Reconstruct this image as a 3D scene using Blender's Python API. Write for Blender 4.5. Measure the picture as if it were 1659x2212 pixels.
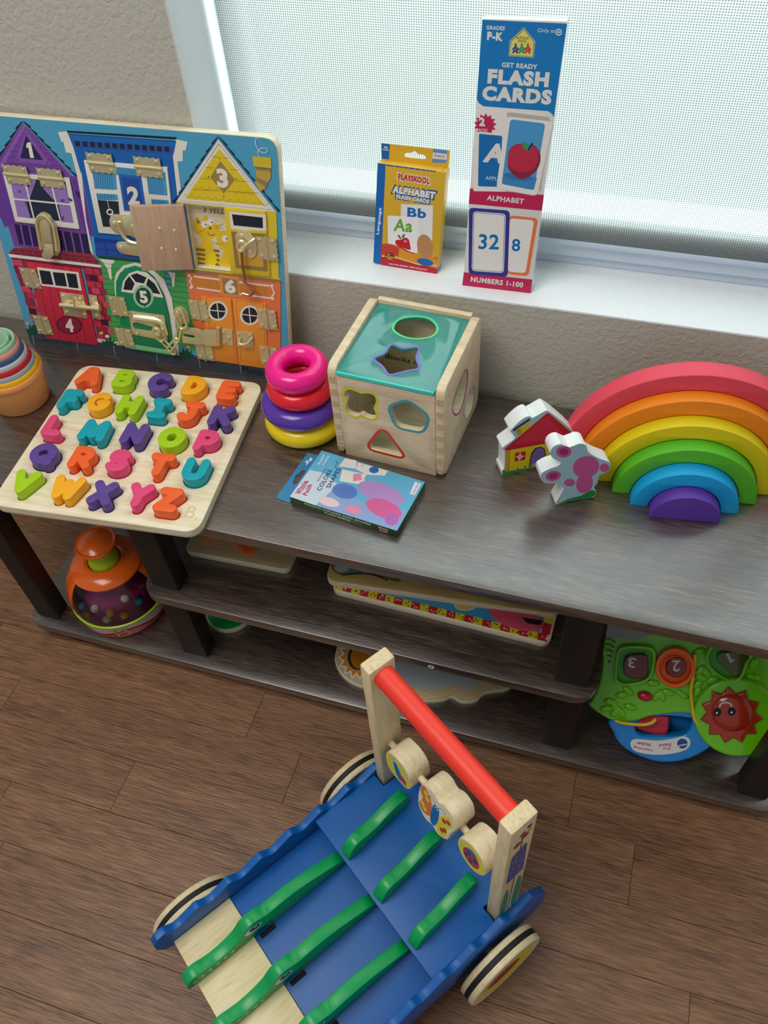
import bpy, bmesh, math, random
import numpy as np
from mathutils import Matrix, Vector, Euler
R_ = math.radians
random.seed(7)
scene = bpy.context.scene
COL = scene.collection
for o in list(bpy.data.objects): bpy.data.objects.remove(o)

# ------------------------------------------------------------------ camera
CAM = Vector((.605, -.5089, 1.1585)); CROT = Euler((.6949, .0552, .2976), 'XYZ'); FPX = 1799.6
cd = bpy.data.cameras.new('camera'); cam = bpy.data.objects.new('camera', cd); COL.objects.link(cam)
cam.location = CAM; cam.rotation_euler = CROT
cd.sensor_fit = 'HORIZONTAL'; cd.sensor_width = 36; cd.lens = FPX * 36 / 1659; cd.clip_start = .02
scene.camera = cam
# ------------------------------------------------------------------ light
vs = scene.view_settings
vs.view_transform = 'Standard'; vs.look = 'None'; vs.gamma = 1; vs.exposure = 0.0
try: vs.use_curve_mapping = False
except Exception: pass
wd = bpy.data.worlds.new('world'); scene.world = wd; wd.use_nodes = True
bg = wd.node_tree.nodes['Background']; bg.inputs[0].default_value = (.93, .96, 1.0, 1); bg.inputs[1].default_value = .32
def area(name, loc, target, sx, sy, power, color):
    l = bpy.data.lights.new(name, 'AREA'); l.shape = 'RECTANGLE'; l.size = sx; l.size_y = sy; l.energy = power; l.color = color
    o = bpy.data.objects.new(name, l); COL.objects.link(o); o.location = loc
    o.rotation_euler = (Vector(target) - Vector(loc)).to_track_quat('-Z', 'Y').to_euler(); return o
area('daylight', (.85, 1.35, 2.2), (.85, .4, .85), 3.2, 2.2, 560, (.93, .98, 1.0))        # overcast sky outside the window
area('ceiling_light', (-.3, -.7, 2.45), (.2, .0, .3), 1.2, 1.0, 27, (1.0, .95, .87))       # room light behind the camera

# ------------------------------------------------------------------ helpers
def lin(c):
    if isinstance(c, str):
        c = c.lstrip('#'); c = [int(c[i:i+2], 16) / 255 for i in (0, 2, 4)]
    return tuple(((x / 12.92) if x <= .04045 else ((x + .055) / 1.055) ** 2.4) for x in c) + (1,)
MATS = {}
def mat(name, color, rough=.5, metal=0, bump=0, bscale=200, spec=.5, trans=0, ior=1.45, alpha=1, coat=0):
    if name in MATS: return MATS[name]
    m = bpy.data.materials.new(name); m.use_nodes = True; nt = m.node_tree; b = nt.nodes['Principled BSDF']
    b.inputs['Base Color'].default_value = lin(color); b.inputs['Roughness'].default_value = rough; b.inputs['Metallic'].default_value = metal
    b.inputs['Specular IOR Level'].default_value = spec; b.inputs['Transmission Weight'].default_value = trans; b.inputs['IOR'].default_value = ior
    b.inputs['Alpha'].default_value = alpha; b.inputs['Coat Weight'].default_value = coat
    tc = nt.nodes.new('ShaderNodeTexCoord'); n = nt.nodes.new('ShaderNodeTexNoise'); n.inputs['Scale'].default_value = bscale; n.inputs['Detail'].default_value = 3
    nt.links.new(tc.outputs['Object'], n.inputs['Vector'])
    if bump:
        bp = nt.nodes.new('ShaderNodeBump'); bp.inputs['Strength'].default_value = bump; bp.inputs['Distance'].default_value = .001
        nt.links.new(n.outputs['Fac'], bp.inputs['Height']); nt.links.new(bp.outputs['Normal'], b.inputs['Normal'])
    elif not trans and alpha == 1:
        mp = nt.nodes.new('ShaderNodeMapRange'); mp.inputs['To Min'].default_value = max(rough - .06, 0); mp.inputs['To Max'].default_value = min(rough + .06, 1)
        nt.links.new(n.outputs['Fac'], mp.inputs['Value']); nt.links.new(mp.outputs[0], b.inputs['Roughness'])
    MATS[name] = m; return m
def wood(name, cols, rough=.5, stretch=(4, 90, 90), bump=.15, dist=2.0, fine=(14, 700, 700), vary=0, spec=.5, finew=.5):
    """grain running along local X"""
    if name in MATS: return MATS[name]
    m = bpy.data.materials.new(name); m.use_nodes = True; nt = m.node_tree; L = nt.links; N = nt.nodes.new
    b = nt.nodes['Principled BSDF']; b.inputs['Roughness'].default_value = rough; b.inputs['Specular IOR Level'].default_value = spec
    tc = N('ShaderNodeTexCoord'); vec = tc.outputs['Object']
    if vary:
        oi = N('ShaderNodeObjectInfo'); mu = N('ShaderNodeMath'); mu.operation = 'MULTIPLY'; mu.inputs[1].default_value = 37.0
        L.new(oi.outputs['Random'], mu.inputs[0]); va = N('ShaderNodeVectorMath'); va.operation = 'ADD'; L.new(vec, va.inputs[0]); L.new(mu.outputs[0], va.inputs[1]); vec = va.outputs[0]
    m1 = N('ShaderNodeMapping'); m1.inputs['Scale'].default_value = stretch; L.new(vec, m1.inputs['Vector'])
    n1 = N('ShaderNodeTexNoise'); n1.inputs['Scale'].default_value = 1; n1.inputs['Detail'].default_value = 6; n1.inputs['Distortion'].default_value = dist; L.new(m1.outputs[0], n1.inputs['Vector'])
    m2 = N('ShaderNodeMapping'); m2.inputs['Scale'].default_value = fine; L.new(vec, m2.inputs['Vector'])
    n2 = N('ShaderNodeTexNoise'); n2.inputs['Scale'].default_value = 1; n2.inputs['Detail'].default_value = 4; L.new(m2.outputs[0], n2.inputs['Vector'])
    mx = N('ShaderNodeMix'); mx.data_type = 'FLOAT'; mx.inputs[0].default_value = finew; L.new(n1.outputs['Fac'], mx.inputs[2]); L.new(n2.outputs['Fac'], mx.inputs[3])
    cr = N('ShaderNodeValToRGB'); L.new(mx.outputs[0], cr.inputs[0]); e = cr.color_ramp.elements
    n = len(cols)
    while len(e) < n: e.new(.5)
    for i, c in enumerate(cols): e[i].position = .32 + .36 * i / (n - 1); e[i].color = lin(c)
    out = cr.outputs[0]
    if vary:
        hs = N('ShaderNodeHueSaturation'); mr = N('ShaderNodeMapRange'); mr.inputs['To Min'].default_value = 1 - vary; mr.inputs['To Max'].default_value = 1 + vary
        L.new(oi.outputs['Random'], mr.inputs['Value']); L.new(mr.outputs[0], hs.inputs['Value']); L.new(out, hs.inputs['Color']); out = hs.outputs[0]
    L.new(out, b.inputs['Base Color'])
    bp = N('ShaderNodeBump'); bp.inputs['Strength'].default_value = bump; bp.inputs['Distance'].default_value = .001
    L.new(n2.outputs['Fac'], bp.inputs['Height']); L.new(bp.outputs[0], b.inputs['Normal'])
    MATS[name] = m; return m
def print_mat(name='printed_ink', rough=.38, spec=.5):
    if name in MATS: return MATS[name]
    m = mat(name, '#ffffff', rough, spec=spec); nt = m.node_tree; a = nt.nodes.new('ShaderNodeAttribute'); a.attribute_name = 'ink'
    nt.links.new(a.outputs['Color'], nt.nodes['Principled BSDF'].inputs['Base Color']); return m

def link(o, parent=None):
    COL.objects.link(o)
    if parent is not None: o.parent = parent
    return o
def tag(o, label=None, cat=None, group=None, kind=None):
    if label: o['label'] = label
    if cat: o['category'] = cat
    if group: o['group'] = group
    if kind: o['kind'] = kind
    return o
def empty(name, M=None, loc=None, rz=0, **kw):
    o = bpy.data.objects.new(name, None); o.empty_display_size = .02; COL.objects.link(o)
    if M is not None: o.matrix_world = M
    else: o.location = loc or (0, 0, 0); o.rotation_euler = (0, 0, rz)
    return tag(o, **kw)
class B:
    """collects shapes into ONE mesh"""
    def __init__(s): s.bm = bmesh.new()
    def _add(s, bm2, M=None):
        if M is not None: bmesh.ops.transform(bm2, matrix=M, verts=bm2.verts)
        me = bpy.data.meshes.new('t'); bm2.to_mesh(me); bm2.free(); s.bm.from_mesh(me); bpy.data.meshes.remove(me); return s
    def box(s, c, d, bev=0, M=None, seg=2, rot=None):
        b = bmesh.new(); bmesh.ops.create_cube(b, size=1); bmesh.ops.scale(b, vec=d, verts=b.verts)
        if bev: bmesh.ops.bevel(b, geom=b.edges, offset=bev, segments=seg, affect='EDGES', profile=.5)
        T = Matrix.Translation(c)
        if rot is not None: T = T @ rot
        if M is not None: T = M @ T
        return s._add(b, T)
    def lathe(s, prof, c=(0, 0, 0), seg=40, M=None, a0=0, a1=2 * math.pi, close=False):
        b = bmesh.new(); full = abs(a1 - a0 - 2 * math.pi) < 1e-6; n = seg if full else seg + 1; rows = []
        for (r, z) in prof:
            if r < 1e-6: rows.append([b.verts.new((0, 0, z))])
            else: rows.append([b.verts.new((r * math.cos(a0 + (a1 - a0) * i / seg), r * math.sin(a0 + (a1 - a0) * i / seg), z)) for i in range(n)])
        if close: rows.append(rows[0])
        for p, q in zip(rows[:-1], rows[1:]):
            for i in range(seg):
                j = (i + 1) % n
                if len(p) == 1 and len(q) == 1: continue
                if len(p) == 1: f = (p[0], q[j], q[i])
                elif len(q) == 1: f = (p[i], p[j], q[0])
                else: f = (p[i], p[j], q[j], q[i])
                try: b.faces.new(f)
                except ValueError: pass
        if not full and not close:
            for k in (0, -1):
                try: b.faces.new([r[k] for r in rows])
                except ValueError: pass
        bmesh.ops.recalc_face_normals(b, faces=b.faces)
        T = Matrix.Translation(c)
        if M is not None: T = M @ T
        return s._add(b, T)
    def tube(s, pts, r, seg=10, closed=False, M=None, flat=1.0):
        b = bmesh.new(); P = [Vector(p) for p in pts]; n = len(P); rings = []; up = None
        for i, p in enumerate(P):
            if closed: d = P[(i + 1) % n] - P[i - 1]
            else: d = P[min(i + 1, n - 1)] - P[max(i - 1, 0)]
            d.normalize()
            if up is None: up = d.orthogonal().normalized()
            up = (up - d * up.dot(d)).normalized(); sd = d.cross(up)
            rr = r[i] if isinstance(r, (list, tuple)) else r
            rings.append([b.verts.new(p + (up * math.cos(t) * flat + sd * math.sin(t)) * rr) for t in [2 * math.pi * k / seg for k in range(seg)]])
        m = n if closed else n - 1
        for i in range(m):
            A, C = rings[i], rings[(i + 1) % n]
            for k in range(seg): b.faces.new((A[k], A[(k + 1) % seg], C[(k + 1) % seg], C[k]))
        if not closed: b.faces.new(rings[0][::-1]); b.faces.new(rings[-1])
        bmesh.ops.recalc_face_normals(b, faces=b.faces)
        return s._add(b, M)
    def prism(s, contours, z0, z1, bev=0, M=None, res=1):
        """contours (first outline, then holes) in local XY, extruded z0..z1"""
        cu = bpy.data.curves.new('c', 'CURVE'); cu.dimensions = '2D'; cu.fill_mode = 'BOTH'
        cu.extrude = max((z1 - z0) / 2 - bev, 1e-6); cu.bevel_depth = bev; cu.bevel_resolution = res; cu.offset = -bev
        for c in contours:
            sp = cu.splines.new('POLY'); sp.points.add(len(c) - 1); sp.use_cyclic_u = True
            for i, (x, y) in enumerate(c): sp.points[i].co = (x, y, 0, 1)
        o = bpy.data.objects.new('c', cu); me = bpy.data.meshes.new_from_object(o)
        b = bmesh.new(); b.from_mesh(me); bmesh.ops.remove_doubles(b, verts=b.verts, dist=1e-6)
        bpy.data.objects.remove(o); bpy.data.curves.remove(cu); bpy.data.meshes.remove(me)
        bmesh.ops.translate(b, vec=(0, 0, (z0 + z1) / 2), verts=b.verts); bmesh.ops.recalc_face_normals(b, faces=b.faces)
        return s._add(b, M)
    def sphere(s, c, r, M=None, seg=14, scale=(1, 1, 1)):
        b = bmesh.new(); bmesh.ops.create_uvsphere(b, u_segments=seg, v_segments=max(6, seg // 2 + 1), radius=r); bmesh.ops.scale(b, vec=scale, verts=b.verts)
        T = Matrix.Translation(c)
        if M is not None: T = M @ T
        return s._add(b, T)
    def cyl(s, a, b_, r, seg=20, M=None, bev=0): return s.tube([a, b_], r, seg, M=M)
    def out(s, name, m, parent=None, smooth=35, kind=None):
        me = bpy.data.meshes.new(name); s.bm.to_mesh(me); s.bm.free()
        if smooth:
            me.polygons.foreach_set('use_smooth', [True] * len(me.polygons)); me.set_sharp_from_angle(angle=R_(smooth))
        me.materials.append(m); o = bpy.data.objects.new(name, me); link(o, parent)
        if kind: o['kind'] = kind
        return o
# --- 2D outlines
def rrect(x0, y0, x1, y1, r, n=5):
    P = []
    for cx, cy, a in ((x1 - r, y0 + r, -90), (x1 - r, y1 - r, 0), (x0 + r, y1 - r, 90), (x0 + r, y0 + r, 180)):
        for k in range(n + 1): t = R_(a + 90 * k / n); P.append((cx + r * math.cos(t), cy + r * math.sin(t)))
    return P
def ell(cx, cy, rx, ry=None, n=28, a0=0, a1=360, rot=0):
    ry = rx if ry is None else ry; full = abs(a1 - a0) >= 360; c_, s_ = math.cos(R_(rot)), math.sin(R_(rot)); P = []
    for k in range(n if full else n + 1):
        t = R_(a0 + (a1 - a0) * k / n); x, y = rx * math.cos(t), ry * math.sin(t); P.append((cx + x * c_ - y * s_, cy + x * s_ + y * c_))
    return P
def catmull(P, n=5, closed=True):
    out = []; N = len(P)
    for i in range(N if closed else N - 1):
        g = lambda k: P[(i + k) % N] if closed else P[min(max(i + k, 0), N - 1)]
        p0, p1, p2, p3 = g(-1), g(0), g(1), g(2)
        for k in range(n):
            t = k / n
            out.append(tuple(.5 * (2 * b + (c - a) * t + (2 * a - 5 * b + 4 * c - d) * t * t + (-a + 3 * b - 3 * c + d) * t ** 3) for a, b, c, d in zip(p0, p1, p2, p3)))
    if not closed: out.append(tuple(P[-1]))
    return out
def roundpoly(P, r, n=4):
    out = []; N = len(P)
    for i in range(N):
        a, b, c = Vector(P[i - 1]), Vector(P[i]), Vector(P[(i + 1) % N]); u = (a - b); v = (c - b)
        rr = min(r, u.length * .45, v.length * .45); p = b + u.normalized() * rr; q = b + v.normalized() * rr
        for k in range(n + 1): t = k / n; out.append(tuple(p * (1 - t) ** 2 + b * 2 * t * (1 - t) + q * t * t))
    return out
def star(cx, cy, r1, r2, n, rot=90):
    return [(cx + (r1 if k % 2 == 0 else r2) * math.cos(R_(rot + 180 * k / n)), cy + (r1 if k % 2 == 0 else r2) * math.sin(R_(rot + 180 * k / n))) for k in range(2 * n)]
# --- a plane in the room; points of the photograph measured onto it
CM = CROT.to_matrix()
def ray(px, py): return (CM @ Vector(((px - 829.5) / FPX, -(py - 1106) / FPX, -1))).normalized()
def atz(px, py, z): d = ray(px, py); return CAM + d * ((z - CAM.z) / d.z)
def aty(px, py, y): d = ray(px, py); return CAM + d * ((y - CAM.y) / d.y)
class Plane:
    def __init__(s, o, x, n):
        s.o = Vector(o); s.n = Vector(n).normalized(); s.x = (Vector(x) - s.n * Vector(x).dot(s.n)).normalized(); s.y = s.n.cross(s.x)
        s.M = Matrix(((s.x.x, s.y.x, s.n.x, s.o.x), (s.x.y, s.y.y, s.n.y, s.o.y), (s.x.z, s.y.z, s.n.z, s.o.z), (0, 0, 0, 1)))
    def px(s, x, y, d=0):
        r = ray(x, y); o = s.o + s.n * d; p = CAM + r * ((o - CAM).dot(s.n) / r.dot(s.n)) - o; return (p.dot(s.x), p.dot(s.y))
    def pts(s, P, d=0): return [s.px(x, y, d) for x, y in P]
_tc = {}
def text_polys(txt, bold=0.0):
    k = (txt, bold)
    if k in _tc: return _tc[k]
    cu = bpy.data.curves.new('t', 'FONT'); cu.body = txt; cu.size = 1; cu.offset = bold; cu.resolution_u = 3; cu.space_character = 1 + bold * 2.5
    o = bpy.data.objects.new('t', cu); me = bpy.data.meshes.new_from_object(o)
    V = [v.co.copy() for v in me.vertices]; F = [list(p.vertices) for p in me.polygons]
    x0 = min(v.x for v in V); x1 = max(v.x for v in V); y0 = min(v.y for v in V); y1 = max(v.y for v in V)
    V = [((v.x - x0) / (x1 - x0), (v.y - y0) / (y1 - y0)) for v in V]
    bpy.data.objects.remove(o); bpy.data.curves.remove(cu); bpy.data.meshes.remove(me); _tc[k] = (V, F); return V, F
class Print:
    """flat coloured artwork on a plane, all in one thin printed sheet"""
    def __init__(s, pl, d=0, zc=None): s.pl = pl; s.d = d; s.V = []; s.F = []; s.C = []; s.L = 1e-4; s.zc = zc
    def z(s): s.L += 3e-6; return s.d + s.L
    def p(s, x, y):
        if s.zc: x, y = s.zc[0] + x / s.zc[2], s.zc[1] + y / s.zc[2]
        return s.pl.px(x, y, s.d)
    def loc(s, P, col):
        z = s.z(); i = len(s.V); s.V += [(x, y, z) for x, y in P]; s.F.append(list(range(i, i + len(P)))); s.C.append(lin(col)); return s
    def poly(s, P, col): return s.loc([s.p(x, y) for x, y in P], col)
    def line(s, P, w, col, local=False):
        Q = [Vector(q) for q in (P if local else [s.p(x, y) for x, y in P])]; z = s.z(); i = len(s.V); n = len(Q)
        for k, q in enumerate(Q):
            d = (Q[min(k + 1, n - 1)] - Q[max(k - 1, 0)]); d = d.normalized() if d.length else Vector((1, 0)); nn = Vector((-d.y, d.x)) * w / 2
            s.V += [(q.x + nn.x, q.y + nn.y, z), (q.x - nn.x, q.y - nn.y, z)]
        for k in range(n - 1): s.F.append([i + 2 * k, i + 2 * k + 1, i + 2 * k + 3, i + 2 * k + 2]); s.C.append(lin(col))
        return s
    def text(s, t, bl, br, tl, col, bold=.03, outline=None, ow=.0006, local=False):
        a, b, c = [Vector(q) if local else Vector(s.p(*q)) for q in (bl, br, tl)]
        V, F = text_polys(t, bold)
        if outline:
            V2, F2 = text_polys(t, bold + .035)
            ex, ey = (b - a).normalized() * ow, (c - a).normalized() * ow
            a2, b2, c2 = a - ex - ey, b + ex - ey, c - ex + ey; z = s.z(); i = len(s.V)
            for x, y in V2: q = a2 + (b2 - a2) * x + (c2 - a2) * y; s.V.append((q.x, q.y, z))
            for f in F2: s.F.append([i + k for k in f]); s.C.append(lin(outline))
        z = s.z(); i = len(s.V)
        for x, y in V: q = a + (b - a) * x + (c - a) * y; s.V.append((q.x, q.y, z))
        for f in F: s.F.append([i + k for k in f]); s.C.append(lin(col))
        return s
    def out(s, name, parent, m=None):
        me = bpy.data.meshes.new(name); me.from_pydata(s.V, [], s.F); me.update()
        ca = me.color_attributes.new('ink', 'FLOAT_COLOR', 'CORNER'); cols = []
        for p, c in zip(me.polygons, s.C): cols += list(c) * p.loop_total
        if len(cols) == len(ca.data) * 4: ca.data.foreach_set('color', cols)
        bmm = bmesh.new(); bmm.from_mesh(me)
        for f in bmm.faces:
            f.normal_update()
            if f.normal.z < 0: f.normal_flip()
        bmm.to_mesh(me); bmm.free()
        me.materials.append(m or print_mat()); o = bpy.data.objects.new(name, me); link(o, parent); return o
def I4(): return Matrix.Identity(4)

T = .41                                  # table top height
YW = .3118                               # wall face
ZS = T + .1421                           # window sill height
YB = YW + .0821                          # blind
XW = .1045                               # left side of the window opening
XR = 2.0

# ------------------------------------------------------------------ structure
def wall_material():
    m = bpy.data.materials.new('textured_wall_paint'); m.use_nodes = True; nt = m.node_tree; N = nt.nodes.new; L = nt.links; b = nt.nodes['Principled BSDF']
    b.inputs['Base Color'].default_value = lin('#c2c0b4'); b.inputs['Roughness'].default_value = .55
    tc = N('ShaderNodeTexCoord'); n = N('ShaderNodeTexNoise'); n.inputs['Scale'].default_value = 150; n.inputs['Detail'].default_value = 3; n.inputs['Distortion'].default_value = .6
    L.new(tc.outputs['Object'], n.inputs['Vector']); bp = N('ShaderNodeBump'); bp.inputs['Strength'].default_value = .55; bp.inputs['Distance'].default_value = .0025
    L.new(n.outputs['Fac'], bp.inputs['Height']); L.new(bp.outputs[0], b.inputs['Normal']); return m
WALL = wall_material()
def wall_sill_material():
    m = WALL.copy(); m.name = 'sill_paint'; m.node_tree.nodes['Principled BSDF'].inputs['Base Color'].default_value = lin('#e8edf0')
    m.node_tree.nodes['Principled BSDF'].inputs['Roughness'].default_value = .4
    for n in m.node_tree.nodes:
        if n.type == 'BUMP': n.inputs['Strength'].default_value = .35
        if n.type == 'TEX_NOISE': n.inputs['Scale'].default_value = 260
    return m
SILLM = wall_sill_material()
w = B(); TH = .16; XL, XE, ZT, ZC = -1.6, 2.6, 2.05, 2.5
w.box(((XL + XW) / 2, YW + TH / 2, ZC / 2), (XW - XL, TH, ZC))
w.box(((XW + XR) / 2, YW + TH / 2, (ZS - .004) / 2), (XR - XW, TH, ZS - .004))
w.box(((XW + XR) / 2, YW + TH / 2, (ZC + ZT) / 2), (XR - XW, TH, ZC - ZT))
w.box(((XR + XE) / 2, YW + TH / 2, ZC / 2), (XE - XR, TH, ZC))
tag(w.out('wall_back', WALL, smooth=0), 'textured grey beige wall around the window', kind='structure')
s_ = B().box(((XW + XR) / 2, YW + .06 + .0005, ZS - .002), (XR - XW - .0004, .122, .0045), .0018)
tag(s_.out('trim_1', SILLM), 'white painted window sill ledge', kind='structure')
s_ = B().box((XW + .001, YW + .06, (ZS + ZT) / 2), (.0025, .122, ZT - ZS - .002), .001)
tag(s_.out('trim_2', SILLM), 'white painted left side return of the window opening', kind='structure')
# window: frame, glass
vinyl = mat('white_vinyl', '#cfdcea', .35)
win = empty('window_1', loc=((XW + XR) / 2, YW + .11, ZS), kind='structure', label='window behind the roller shade')
W2 = (XR - XW) / 2; b = B()
b.box((0, -.002, .007), (2 * W2, .030, .014), .002)                         # lower nose
b.box((0, .0036, .0415), (2 * W2, .0530, .055), .002)                        # bottom rail
b.box((-W2 + .012, .012, .75), (.024, .034, 1.49), .002); b.box((W2 - .022, .012, .75), (.044, .034, 1.49), .002)
b.box((-W2 + .85, .012, .75), (.05, .034, 1.49), .002); b.box((0, .012, 1.475), (2 * W2, .034, .045), .002)
b.out('window_frame', vinyl, win)
b = B().tube([(-W2, -.0175, .0135), (W2, -.0175, .0135)], .0012, 6); b.out('track_lip', mat('track_white', '#f4f8ff', .3), win)
gm = bpy.data.materials.new('window_glass'); gm.use_nodes = True; nt = gm.node_tree; nt.nodes.clear()
o_ = nt.nodes.new('ShaderNodeOutputMaterial'); mxs = nt.nodes.new('ShaderNodeMixShader'); tr = nt.nodes.new('ShaderNodeBsdfTransparent'); gl = nt.nodes.new('ShaderNodeBsdfGlossy'); gl.inputs['Roughness'].default_value = .02
tr.inputs[0].default_value = (.95, .98, .97, 1); mxs.inputs[0].default_value = .05; nt.links.new(tr.outputs[0], mxs.inputs[1]); nt.links.new(gl.outputs[0], mxs.inputs[2]); nt.links.new(mxs.outputs[0], o_.inputs[0])
B().box((0, .014, .77), (2 * W2 - .06, .004, 1.4)).out('window_pane', gm, win, smooth=0)
# floor of planks
fw = wood('laminate_floor', ['#4c3122', '#735038', '#8a6346', '#a07858'], rough=.40, stretch=(2.2, 22, 22), fine=(32, 520, 520), bump=.6, dist=1.4, vary=.07, finew=.66)
fl = tag(B().box((.5, -.6, -.012), (4.2, 1.82, .008)).out('floor', mat('floor_underlay', '#20140e', .8), smooth=0), 'brown wood laminate floor', kind='structure')
PW = .0785; y0 = .005; ends = {0: .188, 1: -.2015 + 0, 2: .044, 3: .36, 4: -.08, -1: .43}
plank_mesh = {}
k = 0
for r in range(-4, 18):
    ytop = y0 - PW * r
    if ytop - PW < -1.5: break
    e0 = ends.get(r, (.31 * (r + 4) * 1.7) % .479)
    x = e0 - .479 * 5
    while x < 2.5:
        xa, xb = max(x, -1.55), min(x + .479, 2.55); x += .479
        if xb - xa < .01: continue
        key = round(xb - xa, 3)
        if key not in plank_mesh:
            o = B().box((0, 0, -.004), (key - .0004, PW - .0004, .008), .0004, seg=1).out('plank', fw, fl, smooth=0); plank_mesh[key] = o.data
        else: o = bpy.data.objects.new('plank', plank_mesh[key]); link(o, fl)
        o.location = ((xa + xb) / 2, ytop - PW / 2, 0); k += 1
# roller shade
bm_ = bpy.data.materials.new('woven_shade_fabric'); bm_.use_nodes = True; nt = bm_.node_tree; nt.nodes.clear(); N = nt.nodes.new; L = nt.links
out_ = N('ShaderNodeOutputMaterial'); tc = N('ShaderNodeTexCoord'); sx = N('ShaderNodeSeparateXYZ'); L.new(tc.outputs['Object'], sx.inputs[0])
def sinw(sock, k, ph=0):
    a = N('ShaderNodeMath'); a.operation = 'MULTIPLY_ADD'; a.inputs[1].default_value = k; a.inputs[2].default_value = ph; L.new(sock, a.inputs[0])
    c = N('ShaderNodeMath'); c.operation = 'SINE'; L.new(a.outputs[0], c.inputs[0]); return c.outputs[0]
sa = sinw(sx.outputs['X'], 2 * math.pi / .0026); sb = sinw(sx.outputs['Z'], 2 * math.pi / .0024)
mu = N('ShaderNodeMath'); mu.operation = 'MAXIMUM'; L.new(sa, mu.inputs[0]); L.new(sb, mu.inputs[1])
mr = N('ShaderNodeMapRange'); mr.inputs['From Min'].default_value = -.6; mr.inputs['From Max'].default_value = .6; L.new(mu.outputs[0], mr.inputs['Value'])
crr = N('ShaderNodeMix'); crr.data_type = 'RGBA'; crr.inputs[6].default_value = (.085, .10, .10, 1); crr.inputs[7].default_value = (.33, .35, .335, 1); L.new(mr.outputs[0], crr.inputs[0])
df = N('ShaderNodeBsdfDiffuse'); tl_ = N('ShaderNodeBsdfTranslucent'); tp = N('ShaderNodeBsdfTransparent'); L.new(crr.outputs[2], df.inputs[0]); L.new(crr.outputs[2], tl_.inputs[0])
m1 = N('ShaderNodeMixShader'); m1.inputs[0].default_value = .5; L.new(df.outputs[0], m1.inputs[1]); L.new(tl_.outputs[0], m1.inputs[2])
m2 = N('ShaderNodeMixShader'); m2.inputs[0].default_value = .04; L.new(m1.outputs[0], m2.inputs[1]); L.new(tp.outputs[0], m2.inputs[2]); L.new(m2.outputs[0], out_.inputs[0])
sh = empty('roller_shade', loc=(XW + .011, YB, T + .1757), label='white woven roller shade hanging in the window', cat='window shade')
me = bpy.data.meshes.new('shade_fabric'); sw = XR - XW - .02; me.from_pydata([(0, 0, 0), (sw, 0, 0), (sw, 0, 1.42), (0, 0, 1.42)], [], [(0, 1, 2, 3)]); me.materials.append(bm_); link(bpy.data.objects.new('shade_fabric', me), sh)
B().box((sw / 2, .0002, .002), (sw, .0052, .007), .002).out('hem_bar', mat('hem_bar', '#c3d4e6', .4), sh)

# ------------------------------------------------------------------ tv stand used as toy shelf
dk = wood('dark_oak_laminate', ['#1d1512', '#33261f', '#4c3b32', '#6a564b'], rough=.36, stretch=(4, 36, 36), fine=(38, 620, 620), bump=.7, dist=3.0, finew=.62)
_b = dk.node_tree.nodes['Principled BSDF']; _b.inputs['Coat Weight'].default_value = 1; _b.inputs['Coat IOR'].default_value = 2.1; _b.inputs['Coat Roughness'].default_value = .26
legm = mat('espresso_leg', '#1c1412', .5, bump=.1, bscale=400)
XS, XE2 = -.226, .928
st = empty('toy_shelf', loc=((XS + XE2) / 2, .15, 0), label='dark wood grain three tier stand under the window holding the toys', cat='shelf')
def board(name, x0, x1, zt, y0=.0, y1=.3015, r=.028):
    cx, cy = (XS + XE2) / 2, .15
    return B().prism([rrect(x0 - cx, y0 - cy, x1 - cx, y1 - cy, r)], zt - .0165, zt, .0008).out(name, dk, st, smooth=30)
board('top_board', -.345, 1.047, T); board('bottom_board', XS, XE2, T - .37); mid = board('middle_shelf', .0392, .6632, T - .188)
cx, cy = (XS + XE2) / 2, .15
def leg(x0, x1, z0, z1, y0=.0155, y1=.046):
    B().box(((x0 + x1) / 2 - cx, (y0 + y1) / 2 - cy, (z0 + z1) / 2), (x1 - x0, y1 - y0, z1 - z0), .003).out('leg', legm, st)
for ya, yb in ((.0155, .047), (.252, .284)):
    for xa, xb in ((-.2105, -.1735), (.8725, .9095)): leg(xa, xb, T - .37, T - .0165, ya, yb)
    for xa, xb in ((.0520, .0935), (.6095, .6510)):
        leg(xa, xb, T - .188, T - .0165, ya, yb); leg(xa, xb, T - .37, T - .2045, ya, yb)
    for xa in (-.20, .34, .89):
        B().lathe([(0, 0), (.014, 0), (.016, .004), (.016, .0235), (0, .0235)], (xa - cx, (ya + yb) / 2 - cy, 0), 20).out('foot', legm, st)
pm = Plane((cx, .15, 0), (1, 0, 0), (0, -1, 0))
q = aty(931, 1441, -.0005)
stk = Plane((q.x, -.0002, q.z), (1, 0, 0), (0, -1, 0))
pr = Print(stk); pr.loc(ell(0, 0, .0042, .0042), '#e8e8e8'); pr.text('8', (-.0013, -.002), (.0013, -.002), (-.0013, .002), '#101010', .05, local=True)
o = pr.out('number_sticker', st); o.matrix_parent_inverse = Matrix.Identity(4); o.matrix_local = Matrix.Translation((-cx, -cy, 0)) @ stk.M; o['label'] = 'small round white sticker reading 8'

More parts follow.
